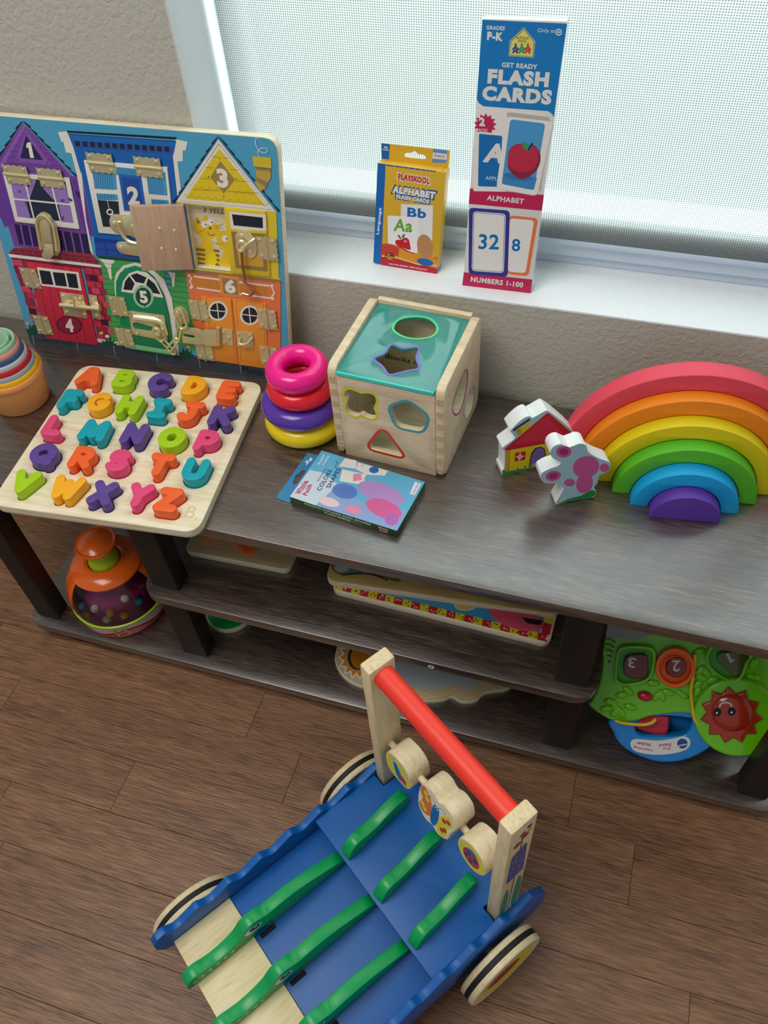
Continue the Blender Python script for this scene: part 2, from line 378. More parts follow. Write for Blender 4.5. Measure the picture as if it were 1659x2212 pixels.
# ------------------------------------------------------------------ alphabet puzzle
birch = wood('birch_plywood', ['#d8c6a0', '#e6d8b6', '#efe4c8', '#f3ead2'], rough=.5, stretch=(9, 60, 60), fine=(30, 300, 300), bump=.05, dist=1.2)
ply = wood('plywood_edge', ['#a99a7c', '#cfc3a4', '#ddd2b6', '#e8dfc6'], rough=.6, stretch=(3, 3, 420), fine=(20, 20, 600), bump=.05, dist=.3)
maple = wood('maple', ['#d2b88e', '#e3cda6', '#ecdab6', '#f2e4c6'], rough=.45, stretch=(6, 60, 60), fine=(30, 300, 300), bump=.05, dist=1.5)
rim = [(183, 788), (570, 828), (429, 1143)]
a, b_, c_ = [atz(x, y, T + .012) for x, y in rim]
pz = Plane((a.x, a.y, T), b_ - a, (0, 0, 1)); PWD = (b_ - a).length; PH = .259
pzt = empty('alphabet_puzzle_board', pz.M, label='pale wooden puzzle board holding colourful alphabet letters, overhanging the shelf edge', cat='puzzle')
def seg(p, q): return (p, q)
def arc(cx, cy, rx, ry, a0, a1, n=10): return [(cx + rx * math.cos(R_(a0 + (a1 - a0) * k / n)), cy + ry * math.sin(R_(a0 + (a1 - a0) * k / n))) for k in range(n + 1)]
LET = {  # strokes in a box of height 1 (stroke centre lines, inset by half a stroke)
 'A': (.9, [[(0, 0), (.33, 1), (.57, 1), (.9, 0)], [(.2, .32), (.7, .32)], [(.35, .7), (.55, .7)]]),
 'B': (.7, [[(0, 0), (0, 1), (.45, 1)] + arc(.42, .76, .22, .24, 90, -90)[1:] + [(0, .52)], [(.4, .5)] + arc(.45, .25, .25, .25, 90, -90) + [(0, 0)]]),
 'C': (.8, [arc(.45, .5, .45, .5, 45, 315, 18)]),
 'D': (.75, [[(0, 0), (0, 1), (.3, 1)] + arc(.28, .5, .47, .5, 90, -90, 14) + [(0, 0)]]),
 'E': (.6, [[(.6, 1), (0, 1), (0, 0), (.62, 0)], [(0, .5), (.5, .5)]]),
 'F': (.6, [[(.62, 1), (0, 1), (0, 0)], [(0, .5), (.5, .5)]]),
 'G': (.85, [arc(.45, .5, .45, .5, 50, 335, 18) + [(.88, .46), (.5, .46)]]),
 'H': (.75, [[(0, 0), (0, 1)], [(.75, 0), (.75, 1)], [(0, .5), (.75, .5)]]),
 'I': (.55, [[(0, 1), (.55, 1)], [(0, 0), (.55, 0)], [(.275, 0), (.275, 1)]]),
 'J': (.6, [[(.15, 1), (.75, 1)], [(.5, 1), (.5, .3)] + arc(.22, .28, .28, .28, 0, -150, 10)]),
 'K': (.75, [[(0, 0), (0, 1)], [(.72, 1), (.05, .45)], [(.3, .6), (.78, 0)]]),
 'L': (.6, [[(0, 1), (0, 0), (.62, 0)]]),
 'M': (1.0, [[(0, 0), (.08, 1), (.5, .3), (.92, 1), (1, 0)], [(.3, .55), (.5, .15), (.7, .55)]]),
 'N': (.75, [[(0, 0), (0, 1), (.75, 0), (.75, 1)]]),
 'O': (.95, [arc(.47, .5, .47, .5, 0, 360, 24)]),
 'P': (.7, [[(0, 0), (0, 1), (.38, 1)] + arc(.4, .68, .3, .32, 90, -90) + [(0, .36)]]),
 'Q': (.95, [arc(.47, .52, .46, .47, 0, 360, 24), [(.62, .25), (.9, 0)]]),
 'R': (.75, [[(0, 0), (0, 1), (.4, 1)] + arc(.42, .7, .28, .3, 90, -90) + [(0, .4)], [(.35, .4), (.75, 0)]]),
 'S': (.7, [arc(.37, .75, .33, .25, 30, 240, 10) + arc(.37, .25, .35, .26, 70, -150, 12)]),
 'T': (.8, [[(0, 1), (.8, 1)], [(.4, 1), (.4, 0)]]),
 'U': (.75, [[(0, 1), (0, .38)] + arc(.375, .36, .375, .36, 180, 360, 12) + [(.75, 1)]]),
 'V': (.85, [[(0, 1), (.42, 0), (.85, 1)], [(.3, .3), (.55, .3)]]),
 'W': (1.1, [[(0, 1), (.25, 0), (.55, .8), (.85, 0), (1.1, 1)]]),
 'X': (.75, [[(0, 0), (.75, 1)], [(0, 1), (.75, 0)]]),
 'Y': (.75, [[(0, 1), (.38, .45), (.75, 1)], [(.38, .45), (.38, 0)]]),
 'Z': (.7, [[(0, 1), (.7, 1), (0, 0), (.72, 0)]]),
}
def sdf_contours(strokes, r, h=.01, rs=None):
    """closed outlines around a set of strokes (marching squares on a distance field)"""
    S = [(p[i], p[i + 1]) for p in strokes for i in range(len(p) - 1)]
    xs = [q[0] for s in S for q in s]; ys = [q[1] for s in S for q in s]; g = .0009
    X = np.arange(min(xs) - r * 1.6, max(xs) + r * 1.6, g); Y = np.arange(min(ys) - r * 1.6, max(ys) + r * 1.6, g); GX, GY = np.meshgrid(X, Y); D = None
    for (ax, ay), (bx, by) in S:
        dx, dy = bx - ax, by - ay; L2 = dx * dx + dy * dy or 1e-12; t = np.clip(((GX - ax) * dx + (GY - ay) * dy) / L2, 0, 1)
        d = np.hypot(GX - ax - t * dx, GY - ay - t * dy); D = d if D is None else np.minimum(D, d)
    for _ in range(2):                                     # soften inner corners
        P = np.pad(D, 1, mode='edge'); D = (P[:-2, 1:-1] + P[2:, 1:-1] + P[1:-1, :-2] + P[1:-1, 2:] + 4 * D) / 8
    F = D - r; ny, nx = F.shape; nxt = {}; pos = {}
    def edge(i, j, k):
        if k == 0: a, b = (i, j), (i, j + 1)
        elif k == 1: a, b = (i, j + 1), (i + 1, j + 1)
        elif k == 2: a, b = (i + 1, j), (i + 1, j + 1)
        else: a, b = (i, j), (i + 1, j)
        fa, fb = F[a], F[b]; t = fa / (fa - fb); key = (a, b); pos[key] = (X[a[1]] + (X[b[1]] - X[a[1]]) * t, Y[a[0]] + (Y[b[0]] - Y[a[0]]) * t); return key
    T_ = {1: [(3, 0)], 2: [(0, 1)], 3: [(3, 1)], 4: [(1, 2)], 5: [(3, 2), (1, 0)], 6: [(0, 2)], 7: [(3, 2)], 8: [(2, 3)], 9: [(2, 0)], 10: [(0, 3), (2, 1)], 11: [(2, 1)], 12: [(1, 3)], 13: [(1, 0)], 14: [(0, 3)]}
    neg = F < 0
    code = neg[:-1, :-1] * 1 + neg[:-1, 1:] * 2 + neg[1:, 1:] * 4 + neg[1:, :-1] * 8
    for i, j in zip(*np.nonzero((code > 0) & (code < 15))):
        for p, q in T_[int(code[i, j])]: nxt[edge(i, j, p)] = edge(i, j, q)
    out = []
    while nxt:
        k0 = next(iter(nxt)); k = k0; c = []
        while k in nxt: c.append(pos[k]); k = nxt.pop(k)
        if len(c) > 7: out.append(c[::2] if len(c) > 24 else c)
    return out
CAP = .0368; SR = .0058
lettercol = {'orange': '#f4642c', 'lime green': '#a6cf16', 'purple': '#5e4492', 'amber yellow': '#f8ae1e', 'teal': '#08a2b2', 'pink': '#e2487c'}
LP = [('A', 'orange', 193.8, 811), ('B', 'lime green', 268, 816), ('C', 'purple', 344.7, 824), ('D', 'amber yellow', 420, 832), ('E', 'orange', 493, 841.5),
 ('F', 'teal', 151, 861), ('G', 'amber yellow', 214, 867), ('H', 'lime green', 279, 873), ('I', 'teal', 343.5, 880.6), ('J', 'orange', 409, 887), ('K', 'purple', 478.5, 896),
 ('L', 'pink', 117.5, 918), ('M', 'teal', 204, 928), ('N', 'purple', 290, 935), ('O', 'lime green', 371, 944), ('P', 'pink', 446.5, 950.5),
 ('Q', 'purple', 93.5, 979), ('R', 'orange', 178, 986.5), ('S', 'pink', 255, 993), ('T', 'orange', 345, 1002), ('U', 'teal', 421, 1013),
 ('V', 'lime green', 52, 1039), ('W', 'amber yellow', 143, 1052), ('X', 'purple', 221, 1063), ('Y', 'pink', 300, 1068), ('Z', 'orange', 363, 1078)]
rows = {0: 'top', 1: 'second', 2: 'third', 3: 'fourth', 4: 'bottom'}
holes = []; ZL0, ZL1 = .0066, .0258
for i, (ch, cname, px, py) in enumerate(LP):
    wd_, st_ = LET[ch]; k = CAP - 2 * SR
    cx_, cy_ = pz.px(px, py, ZL1)
    st2 = [[((x - wd_ / 2) * k, (y - .5) * k) for x, y in s] for s in st_]
    rr_ = {'B': .0047, 'G': .0050, 'A': .0053, 'R': .0054, 'P': .0054, 'E': .0054}.get(ch, SR)
    cont = sdf_contours(st2, rr_); big = sdf_contours(st2, rr_ + .0011)
    big = max(big, key=len); holes.append([(x + cx_, y + cy_) for x, y in big])
    row = 0 if i < 5 else 1 if i < 11 else 2 if i < 16 else 3 if i < 21 else 4
    cont.sort(key=len, reverse=True)
    o = B().prism(cont, 0, ZL1 - ZL0, .0007).out('letter_' + ch.lower(), mat('paint_' + cname.replace(' ', '_'), lettercol[cname], .42, bump=.05, bscale=900), smooth=40)
    o.matrix_world = pz.M @ Matrix.Translation((cx_, cy_, ZL0))
    tag(o, f'{cname} wooden letter {ch} in the {rows[row]} row of the puzzle board', 'letter block', 'letter blocks of the alphabet puzzle')
out_l = rrect(-.004, -PH, PWD, 0, .017)
B().prism([out_l], 0, ZL0 - .0002, .0006).out('base_plate', ply, pzt)
B().prism([out_l] + holes, ZL0, .012, .0004).out('cutout_plate', birch, pzt)
pr = Print(pz, .012); x0, y0_ = pz.px(398, 1118, .012)
pr.text('B.', (x0 - .001, y0_), (x0 + .016, y0_), (x0 - .001, y0_ + .018), '#dcc9a0', .0, local=True); pr.out('burnt_logo', pzt)

# ------------------------------------------------------------------ stacking rings
def torus(name, c, R, rr, hh, color, label):
    prof = [(R + rr * math.cos(t), hh * math.sin(t)) for t in [2 * math.pi * k / 18 for k in range(18)]]
    o = B().lathe(prof, (0, 0, 0), 56, close=True).out(name, mat('plastic_' + name + color, color, .22, coat=.3), smooth=60); o.location = c
    tag(o, label, 'toy ring', 'stacking rings beside the shape sorter cube'); return o
RC = (.2415, .193)
torus('stacking_ring', (RC[0], RC[1], T + .0135), .0385, .0135, .0135, '#f2d410', 'large yellow plastic ring at the bottom of the ring stack')
torus('stacking_ring', (RC[0] - .002, RC[1] + .001, T + .0405), .0375, .0135, .0135, '#5a36a8', 'purple plastic ring second from the bottom of the ring stack')
torus('stacking_ring', (RC[0] + .001, RC[1] + .001, T + .0665), .0300, .0125, .0125, '#e81c30', 'red plastic ring under the pink ring of the stack')
torus('stacking_ring', (RC[0], RC[1], T + .0925), .0270, .0120, .0135, '#f5128c', 'hot pink plastic ring on top of the ring stack')

# ------------------------------------------------------------------ nesting cups (left edge)
cupc = [('orange', '#f0a460'), ('yellow', '#f6bc18'), ('blue grey', '#9fb0bc'), ('red', '#c8202c'), ('light grey', '#c6ccd2'), ('navy blue', '#3c5c8c'), ('salmon pink', '#e8a08c'), ('pale green', '#a8d0b0'), ('mint green', '#9fcbaa')]
CC = (-.158, .146)
for i, (nm, cc) in enumerate(cupc):
    R1 = .0445 - .0024 * i; zt = .0535 + .0066 * i if i < 8 else .1000
    if i == 8: R1 = .0205
    z0 = .0012 * i + (.0 if i else 0); R0 = R1 - .0075 if i else .0375
    R0 = min(R0, R1 - .004); hgt = zt - z0; th = .0011; lip = .0028
    prof = [(0, z0), (R0 - .002, z0), (R0, z0 + .002), (R1 - .003, zt - .0105), (R1 - .0006, zt - .009), (R1, zt - .007), (R1, zt - .001), (R1 - .0008, zt), (R1 - .0022, zt), (R1 - .003, zt - .001), (R0 - th, z0 + .0018), (0, z0 + .0012)]
    o = B().lathe(prof, (0, 0, 0), 48).out('nesting_cup', mat('cup_' + nm.replace(' ', '_'), cc, .45), smooth=50); o.location = (CC[0], CC[1], T)
    pos = 'outermost and largest of the nesting cups' if i == 0 else ('innermost of the nesting cups' if i == 8 else 'nested in the stack of cups at the left edge')
    tag(o, f'{nm} plastic cup, {pos}', 'toy cup', 'nesting cups at the left edge of the shelf')

# ------------------------------------------------------------------ shape sorter cube
S = .14; yaw = -.0677; cu_o = Vector((.2978, .1548, T)); cub = Plane(cu_o, (math.cos(yaw), math.sin(yaw), 0), (0, 0, 1))
cube = empty('shape_sorter_cube', cub.M, label='natural wood shape sorter cube with a teal see-through lid', cat='toy')
beech = wood('beech', ['#cdb28c', '#dcc5a0', '#e6d3b2', '#ecdcc0'], rough=.5, stretch=(7, 80, 80), fine=(60, 420, 420), bump=.06, dist=.6)
th = .011
fr = Plane(cu_o, cub.x, -cub.y)                           # front face, x to the right, y up
sd = Plane(cu_o + cub.x * S, cub.y, cub.x)                # right face
def zc(ox, oy, k): return lambda P: [(ox + x / k, oy + y / k) for x, y in P]
zK = zc(540, 620, 3.19)
flower = fr.pts(catmull(zK([(655, 720), (690, 706), (735, 722), (770, 735), (810, 732), (855, 748), (868, 790), (852, 830), (862, 862), (868, 892), (845, 908), (800, 898), (768, 878), (735, 892), (690, 876), (660, 838), (665, 800), (672, 775), (650, 750)]), 3))
penta = fr.pts(roundpoly(zK([(1085, 785), (1228, 893), (1190, 1000), (1015, 965), (957, 830)]), 14))
tri = fr.pts(roundpoly(zK([(915, 973), (1068, 1178), (806, 1110)]), 16))
fp = [(.004, .0), (.136, .0), (.136, .1285), (.004, .1285)]
FT = .0075
def face_panel(name, pl, outline, holes, th, par=cube, m=beech, bev=.0008):
    M = cub.M.inverted() @ pl.M
    return B().prism([outline] + holes, -th, 0, bev, M=M).out(name, m, par, smooth=30)
face_panel('front_panel', fr, [(th, .0), (S - th, 0), (S - th, .129), (th, .129)], [flower, penta, tri], FT)
zK2 = zK
lens_ = sd.pts(catmull(zK([(1493, 580), (1499, 605), (1492, 690), (1470, 790), (1440, 862), (1410, 868), (1398, 830), (1412, 760), (1432, 690), (1455, 640), (1475, 590)]), 3))
pen2 = sd.pts(roundpoly(zK([(1540, 672), (1552, 725), (1532, 840), (1492, 915), (1476, 870), (1490, 760)]), 10))
rr_s = rrect(0, 0, S, S, .012)
face_panel('side_panel', sd, rr_s, [lens_, pen2], th, bev=.0018)
ld = Plane(cu_o + cub.x * th, cub.y, cub.x); face_panel('side_panel', ld, rr_s, [], th, bev=.0018)
bk = Plane(cu_o + cub.y * (S - FT), cub.x, -cub.y); face_panel('back_panel', bk, [(th, 0), (S - th, 0), (S - th, S), (th, S)], [], FT, bev=.001)
B().box((S / 2, S / 2, .005), (S - 2 * th, S - 2 * FT, .008)).out('bottom_panel', beech, cube)
lid = Plane(cu_o + Vector((0, 0, .1350)), cub.x, (0, 0, 1))
ov = lid.pts([(540 + x / 3.19, 620 + y / 3.19) for x, y in catmull([(993, 280), (1030, 228), (1130, 208), (1225, 220), (1275, 262), (1280, 305), (1240, 340), (1150, 352), (1070, 340), (1015, 312)], 3)])
stp = lid.pts(roundpoly(zK([(975, 387), (1045, 432), (1170, 412), (1132, 488), (1170, 560), (1095, 570), (955, 605), (925, 545), (845, 490), (935, 465)]), 12))
acr = bpy.data.materials.new('teal_acrylic'); acr.use_nodes = True; nt = acr.node_tree; bs = nt.nodes['Principled BSDF']; bs.inputs['Base Color'].default_value = lin('#38b0a8'); bs.inputs['Roughness'].default_value = .12; bs.inputs['Coat Weight'].default_value = 1; bs.inputs['Coat IOR'].default_value = 2.0; bs.inputs['Coat Roughness'].default_value = .1
mx_ = nt.nodes.new('ShaderNodeMixShader'); trn = nt.nodes.new('ShaderNodeBsdfTransparent'); trn.inputs[0].default_value = (.28, .75, .72, 1); mx_.inputs[0].default_value = .6
nt.links.new(trn.outputs[0], mx_.inputs[1]); nt.links.new(bs.outputs[0], mx_.inputs[2]); nt.links.new(mx_.outputs[0], nt.nodes['Material Output'].inputs[0])
lo = [(th + .0005, -.003), (S - th - .0005, -.003), (S - th - .0005, S - FT - .0005), (th + .0005, S - FT - .0005)]
lo = [(x, y + .0035) for x, y in lo]
B().prism([lo, ov, stp], .1312, .1348, .0003).out('lid', acr, cube)
B().box((S / 2, -.0005, .1331), (S - 2 * th - .002, .0022, .0046), .0006).out('lid_edge', mat('painted_edge_glow', '#3fdccc', .2, coat=.5), cube)  # glow of the acrylic edge put into a brighter teal strip
def ringprint(pl, outs, cols, w, name, par):
    pr = Print(pl)
    for P, c in zip(outs, cols):
        ar = sum(P[i][0] * P[(i + 1) % len(P)][1] - P[(i + 1) % len(P)][0] * P[i][1] for i in range(len(P))); Pq = [Vector(p) for p in P]; n = len(Pq); O = []
        for i in range(n):
            d = (Pq[(i + 1) % n] - Pq[i - 1]).normalized(); nn = Vector((d.y, -d.x)) * (1 if ar > 0 else -1); O.append(Pq[i] + nn * w)
        z = pr.z(); i0 = len(pr.V); pr.V += [(p.x, p.y, z) for p in Pq] + [(p.x, p.y, z) for p in O]
        for i in range(n): pr.F.append([i0 + i, i0 + (i + 1) % n, i0 + n + (i + 1) % n, i0 + n + i]); pr.C.append(lin(c))
    o = pr.out(name, par); o.matrix_local = par.matrix_world.inverted() @ pl.M; return o
ringprint(fr, [flower, penta, tri], ['#d6d234', '#3fa2a8', '#d8382e'], .0036, 'painted_outline', cube)
ringprint(sd, [lens_, pen2], ['#c0508c', '#9ad2cc'], .0028, 'painted_outline', cube)
ringprint(lid, [ov, stp], ['#58d884', '#7a72c8'], .003, 'painted_outline', cube)
fin = mat('finger_joint_endgrain', '#c8b188', .6); fj = None
for k in range(7):
    for xx in (th / 2, S - th / 2):
        if fj is None: o = B().box((0, 0, 0), (th - .004, .0009, .009)).out('finger_joint', fin, cube, smooth=0); fj = o.data
        else: o = bpy.data.objects.new('finger_joint', fj); link(o, cube)
        o.location = (xx, 0, .010 + .0185 * k)
nt_ = Plane(cu_o + cub.y * (S - FT - .0003), cub.x, -cub.y); nt_.o = nt_.o - cub.y * FT
pr = Print(nt_); pr.text('Blocks inside', zK([(915, 512)])[0], zK([(1265, 590)])[0], zK([(925, 482)])[0], '#151515', .0); o = pr.out('inner_lettering', cube); o.matrix_local = cube.matrix_world.inverted() @ nt_.M

# ------------------------------------------------------------------ rainbow
ra = Vector((math.cos(R_(7.52)), math.sin(R_(7.52)), 0)); rn = Vector((-ra.y, ra.x, 0))
def rb(u, n): return Vector((ra.x * u + rn.x * n, ra.y * u + rn.y * n, T))
rainbow = [(.0, .0385, .0544, '#5c36a0', 'purple', 'innermost solid half disc'), (.0395, .0590, .0703, '#10a0dc', 'sky blue', 'arch just outside the purple half disc'), (.0600, .0795, .0870, '#58b424', 'green', 'arch between the blue and yellow arches'),
           (.0805, .1000, .1035, '#dcc80c', 'yellow', 'arch between the green and orange arches'), (.1010, .1215, .1195, '#f08a18', 'orange', 'arch between the yellow and red arches'), (.1225, .1440, .1355, '#e2485a', 'coral red', 'outermost and largest arch')]
for r0, r1, n, c, nm, wh in rainbow:
    pl = Plane(rb(.7293, n), ra, -rn); nn = 64
    P = [(r1 * math.cos(math.pi * k / nn), r1 * math.sin(math.pi * k / nn)) for k in range(nn + 1)]
    if r0: P += [(r0 * math.cos(math.pi * k / nn), r0 * math.sin(math.pi * k / nn)) for k in range(nn, -1, -1)]
    o = B().prism([P], -.0235, 0, .0013).out('rainbow_arch', mat('rainbow_' + nm.replace(' ', '_'), c, .5, bump=.05, bscale=800), smooth=40); o.matrix_world = Matrix.Translation((0, 0, .0)) @ pl.M
    tag(o, f'{nm} wooden rainbow piece, {wh}', 'rainbow block', 'stacking rainbow pieces')

# ------------------------------------------------------------------ house block and figure block
zH = zc(1060, 850, 5.925)
white_p = mat('white_painted_wood', '#e9eeee', .5, bump=.05, bscale=500)
def block(name, base, yawd, outline, thick, art, label, cat):
    p0 = atz(*base, T); x = Vector((math.cos(R_(yawd)), math.sin(R_(yawd)), 0)); n = Vector((x.y, -x.x, 0)); pl = Plane(p0, x, n)
    e = empty(name, pl.M, label=label, cat=cat); O = pl.pts(zH(outline)); O = [(a_, max(b_2, 0)) for a_, b_2 in O]
    B().prism([O], -thick, 0, .001).out('body', white_p, e); pr = Print(pl, 0, (1060, 850, 5.925)); art(pr, O); pr.V = [(x, max(y, .0003), z) for x, y, z in pr.V]; pr.out('painted_front', e); return e
def art_house(pr, O):
    cx_ = sum(p[0] for p in O) / len(O); cy_ = sum(p[1] for p in O) / len(O)
    pr.loc([(cx_ + (x - cx_) * .985, max(.0004, cy_ + (y - cy_) * .985)) for x, y in O], '#a5ccd8')
    pr.poly([(150, 985), (480, 950), (800, 860), (800, 930), (400, 1000), (180, 1058), (150, 1050)], '#2c9148')
    pr.poly([(192, 735), (700, 640), (900, 560), (900, 830), (560, 935), (192, 1000)], '#e2cf12')
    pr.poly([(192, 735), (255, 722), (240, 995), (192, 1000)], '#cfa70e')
    pr.poly([(180, 705), (720, 250), (748, 252), (1060, 520), (1010, 545), (700, 640), (195, 733)], '#c9182c')
    pr.poly([(290, 660), (715, 300), (960, 530), (680, 610)], '#d42a48')
    for x, y in ((520, 560), (650, 520), (590, 460), (730, 440), (620, 600), (510, 620), (800, 520), (680, 370)): pr.line([(x + 20 * math.cos(t) * (.4 + t / 9), y + 18 * math.sin(t) * (.4 + t / 9)) for t in [k * .7 for k in range(9)]], .0006, '#b01a34')
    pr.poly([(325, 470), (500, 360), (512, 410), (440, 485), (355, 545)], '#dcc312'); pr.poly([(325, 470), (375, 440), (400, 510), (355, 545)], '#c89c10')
    pr.line([(290, 478), (330, 440), (400, 395), (500, 328)], .0036, '#28364a')
    pr.poly([(487, 945), (497, 860), (520, 760), (570, 695), (640, 680), (690, 705), (705, 790), (690, 880)], '#1c1c34')
    pr.poly([(500, 938), (510, 860), (533, 768), (578, 708), (638, 692), (680, 715), (694, 790), (682, 875)], '#7d68b4')
    pr.poly([(530, 900), (660, 855), (660, 880), (530, 935)], '#b2a2cc')
    pr.poly([(313, 758), (448, 737), (438, 848), (303, 872)], '#c41a30'); pr.poly([(380, 745), (395, 790), (435, 800), (395, 822), (360, 872), (350, 828), (312, 815), (355, 790)], '#f0c0a8')
    for x, y, c in ((230, 980, '#e0602c'), (290, 968, '#78c0e0'), (345, 962, '#a04030'), (440, 935, '#3a2c70'), (385, 955, '#f0a840')): pr.poly(ell(x, y, 14, 12, 8), c)
house_o = catmull([(148, 1050), (145, 985), (170, 960), (175, 800), (172, 740), (150, 705), (165, 680), (290, 590), (305, 545), (255, 490), (262, 460), (350, 370), (430, 310), (500, 288), (540, 310), (690, 225), (750, 228), (900, 340), (1085, 512), (1040, 560), (1035, 700), (1010, 930), (700, 1000), (400, 1010), (190, 1062)], 2)
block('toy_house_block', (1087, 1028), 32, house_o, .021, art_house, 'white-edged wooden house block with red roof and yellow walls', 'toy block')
fig_o = catmull([(835, 1430), (850, 1370), (925, 1240), (925, 1205), (845, 1150), (700, 1155), (640, 1090), (650, 1020), (760, 960), (850, 930), (900, 880), (800, 830), (755, 760), (800, 680), (900, 645), (1000, 690), (1130, 640), (1220, 660), (1245, 740), (1330, 800), (1420, 840), (1500, 868), (1540, 910), (1500, 1000), (1390, 1050), (1370, 1150), (1310, 1220), (1345, 1250), (1345, 1310), (1270, 1345), (1000, 1385)], 2)
def art_fig(pr, O):
    cx_ = sum(p[0] for p in O) / len(O); cy_ = sum(p[1] for p in O) / len(O)
    pr.loc([(cx_ + (x - cx_) * .985, max(.0004, cy_ + (y - cy_) * .985)) for x, y in O], '#a5ccd8')
    pr.poly([(838, 1420), (1000, 1345), (1150, 1310), (1290, 1235), (1340, 1250), (1340, 1300), (1265, 1340), (1000, 1378)], '#208a3c')
    for (x, y, rx, ry, r) in ((935, 745, 100, 75, -5), (800, 1055, 100, 65, -12), (1220, 940, 170, 140, -15), (1200, 1150, 105, 130, 20), (1455, 950, 60, 55, 0), (1010, 1140, 70, 50, 0)): pr.poly(ell(x, y, rx, ry, 26, rot=r), '#cf5c98')
    for (x, y, rx, ry, r) in ((935, 745, 60, 44, -5), (800, 1055, 62, 38, -12)): pr.poly(ell(x, y, rx, ry, 20, rot=r), '#a8307a')
    pr.poly(ell(905, 1370, 18, 14, 8), '#e8d8a0'); pr.poly(ell(945, 1352, 18, 14, 8), '#e8d8a0')
block('toy_cloud_block', (1201, 1091), 27, fig_o, .019, art_fig, 'white-edged wooden block with pink rounded blobs on pale blue', 'toy block')

# ------------------------------------------------------------------ latch board
brass = mat('brass', '#f6ecbc', .30, metal=.75, bump=.05, bscale=300); brass_d = mat('aged_brass', '#ddd2a4', .40, metal=.6, bump=.1, bscale=300)
lb0 = Vector((-.2152, .2549, T + .0014)); lb = Plane(lb0, Vector((.4084, .0093, 0)), (.0227, -.9938, .1092))
lt = empty('latch_board', lb.M, label='activity board of six painted row houses with brass latches leaning on the wall', cat='toy board')
zA = zc(0, 230, 3.95); zBz = zc(300, 270, 4.879); zC = zc(0, 530, 5.027); zD = zc(210, 530, 3.858)
ol = lb.pts([(65, 743), (630, 827), (599, 299), (-80, 243)]); ol = roundpoly(ol, .016)
opening = lb.pts(zBz([(487, 828), (960, 872), (1000, 1548), (592, 1502)]))
BT = .0115
B().prism([ol, opening], -BT, -.0006, .0008).out('board', birch, lt)
ins = [(x * .995 + .0010, y * .995 + .0008) for x, y in ol]
B().prism([ins, opening], -.0006, 0, 0).out('printed_sheet', mat('sky_blue_print', '#4fa6cc', .42), lt, smooth=0)
B().prism([[(x + (-.004 if k in (0, 3) else .004), y + (.004 if k < 2 else -.004)) for k, (x, y) in enumerate(opening)]], -BT + .0006, -BT + .0014, 0).out('recess_back', birch, lt, smooth=0)
pr = Print(lb); NAVY = '#1d2438'
pr.zc = (0, 230, 3.95)
# purple house
def shingles(P0, P1, n, w, side):
    a, b = Vector(P0), Vector(P1); d = (b - a) / n; nn = Vector((-d.y, d.x)).normalized() * w * side
    for k in range(n): p = a + d * k; pr.poly([tuple(p), tuple(p + d * 1.02), tuple(p + d * .98 + nn), tuple(p + d * .05 + nn * .35)], NAVY)
shingles((195, 128), (650, 605), 8, 22, -1); shingles((195, 128), (-130, 640), 7, 26, 1)
pr.poly([(195, 140), (628, 600), (640, 1000), (770, 1100), (800, 1275), (120, 1190), (60, 990), (-60, 900), (-160, 640)], '#7a48a4')
pr.poly([(200, 150), (222, 165), (50, 470), (-30, 600), (-90, 640)], '#9460bc'); pr.poly([(200, 150), (222, 165), (600, 590), (628, 600)], '#9460bc')
for y in range(330, 560, 50): pr.line([(205 - (y - 140) * .5, y), (200 + (y - 140) * .9, y + (y - 140) * .09)], .0006, '#502a80')
pr.poly([(222, 195), (437, 500), (133, 465)], '#8a58b4'); pr.poly([(222, 245), (370, 458), (172, 440)], '#2a2050')
pr.poly([(232, 308), (262, 304), (291, 440), (258, 438), (243, 352), (226, 352), (224, 332)], '#f0ece0')
for x, y in ((222, 237), (404, 478), (154, 455)): pr.poly(ell(x, y, 6, 6, 8), '#1a1030')
for sh_ in ([(600, 605), (735, 570), (828, 1115), (700, 1085)], [(-120, 540), (0, 560), (135, 1000), (40, 1028), (-60, 800)]): pr.poly(sh_, '#6c3c9c')
pr.line([(610, 622), (700, 600), (800, 1095), (708, 1068), (610, 622)], .0007, '#9a6cc4')
pr.poly([(640, 712), (675, 730), (708, 718), (715, 745), (680, 790), (645, 740)], '#43246c')
pr.poly([(120, 1000), (760, 1095), (795, 1262), (165, 1175)], '#2c1c50')
for k in range(9):
    x = 175 + k * 72
    if 290 < x < 500: continue
    pr.line([(x, 1000 + (x - 120) * .15), (x + 36, 1180 + (x - 120) * .15)], .0022, '#8a62b4')
# blue house
pr.poly([(495, 220), (570, 210), (625, 345), (650, 350), (700, 590), (735, 960), (800, 1275), (770, 1230), (655, 575), (610, 400), (565, 390), (540, 300), (525, 300)], '#ece8de')
pr.poly([(1500, 280), (1600, 300), (1585, 375), (1560, 375), (1560, 465), (1515, 470), (1545, 720), (1510, 800), (1470, 800), (1460, 415)], '#ece8de')
pr.poly([(590, 238), (1505, 296), (1482, 412), (1460, 412), (1520, 815), (1300, 850), (1300, 1270), (808, 1180), (742, 560), (720, 455), (690, 570), (625, 345)], '#1a6cc0')
pr.poly([(640, 350), (1475, 412), (1520, 815), (1300, 1300), (815, 1180), (700, 570)], '#1565b8')
pr.poly([(568, 205), (1507, 262), (1503, 280), (575, 222)], '#121a30'); pr.line([(588, 236), (1502, 297)], .0008, '#0e2c5c')
pr.poly([(618, 290), (1486, 345), (1480, 412), (636, 350)], '#2a58a8')
for k in range(13):
    x = 640 + k * 63.5; y = 293 + k * 3.9; pr.poly([(x, y), (x + 40, y + 3), (x + 46, y + 48), (x + 6, y + 44)], NAVY)
pr.poly([(805, 1120), (1290, 1170), (1290, 1310), (818, 1262)], '#163f94')
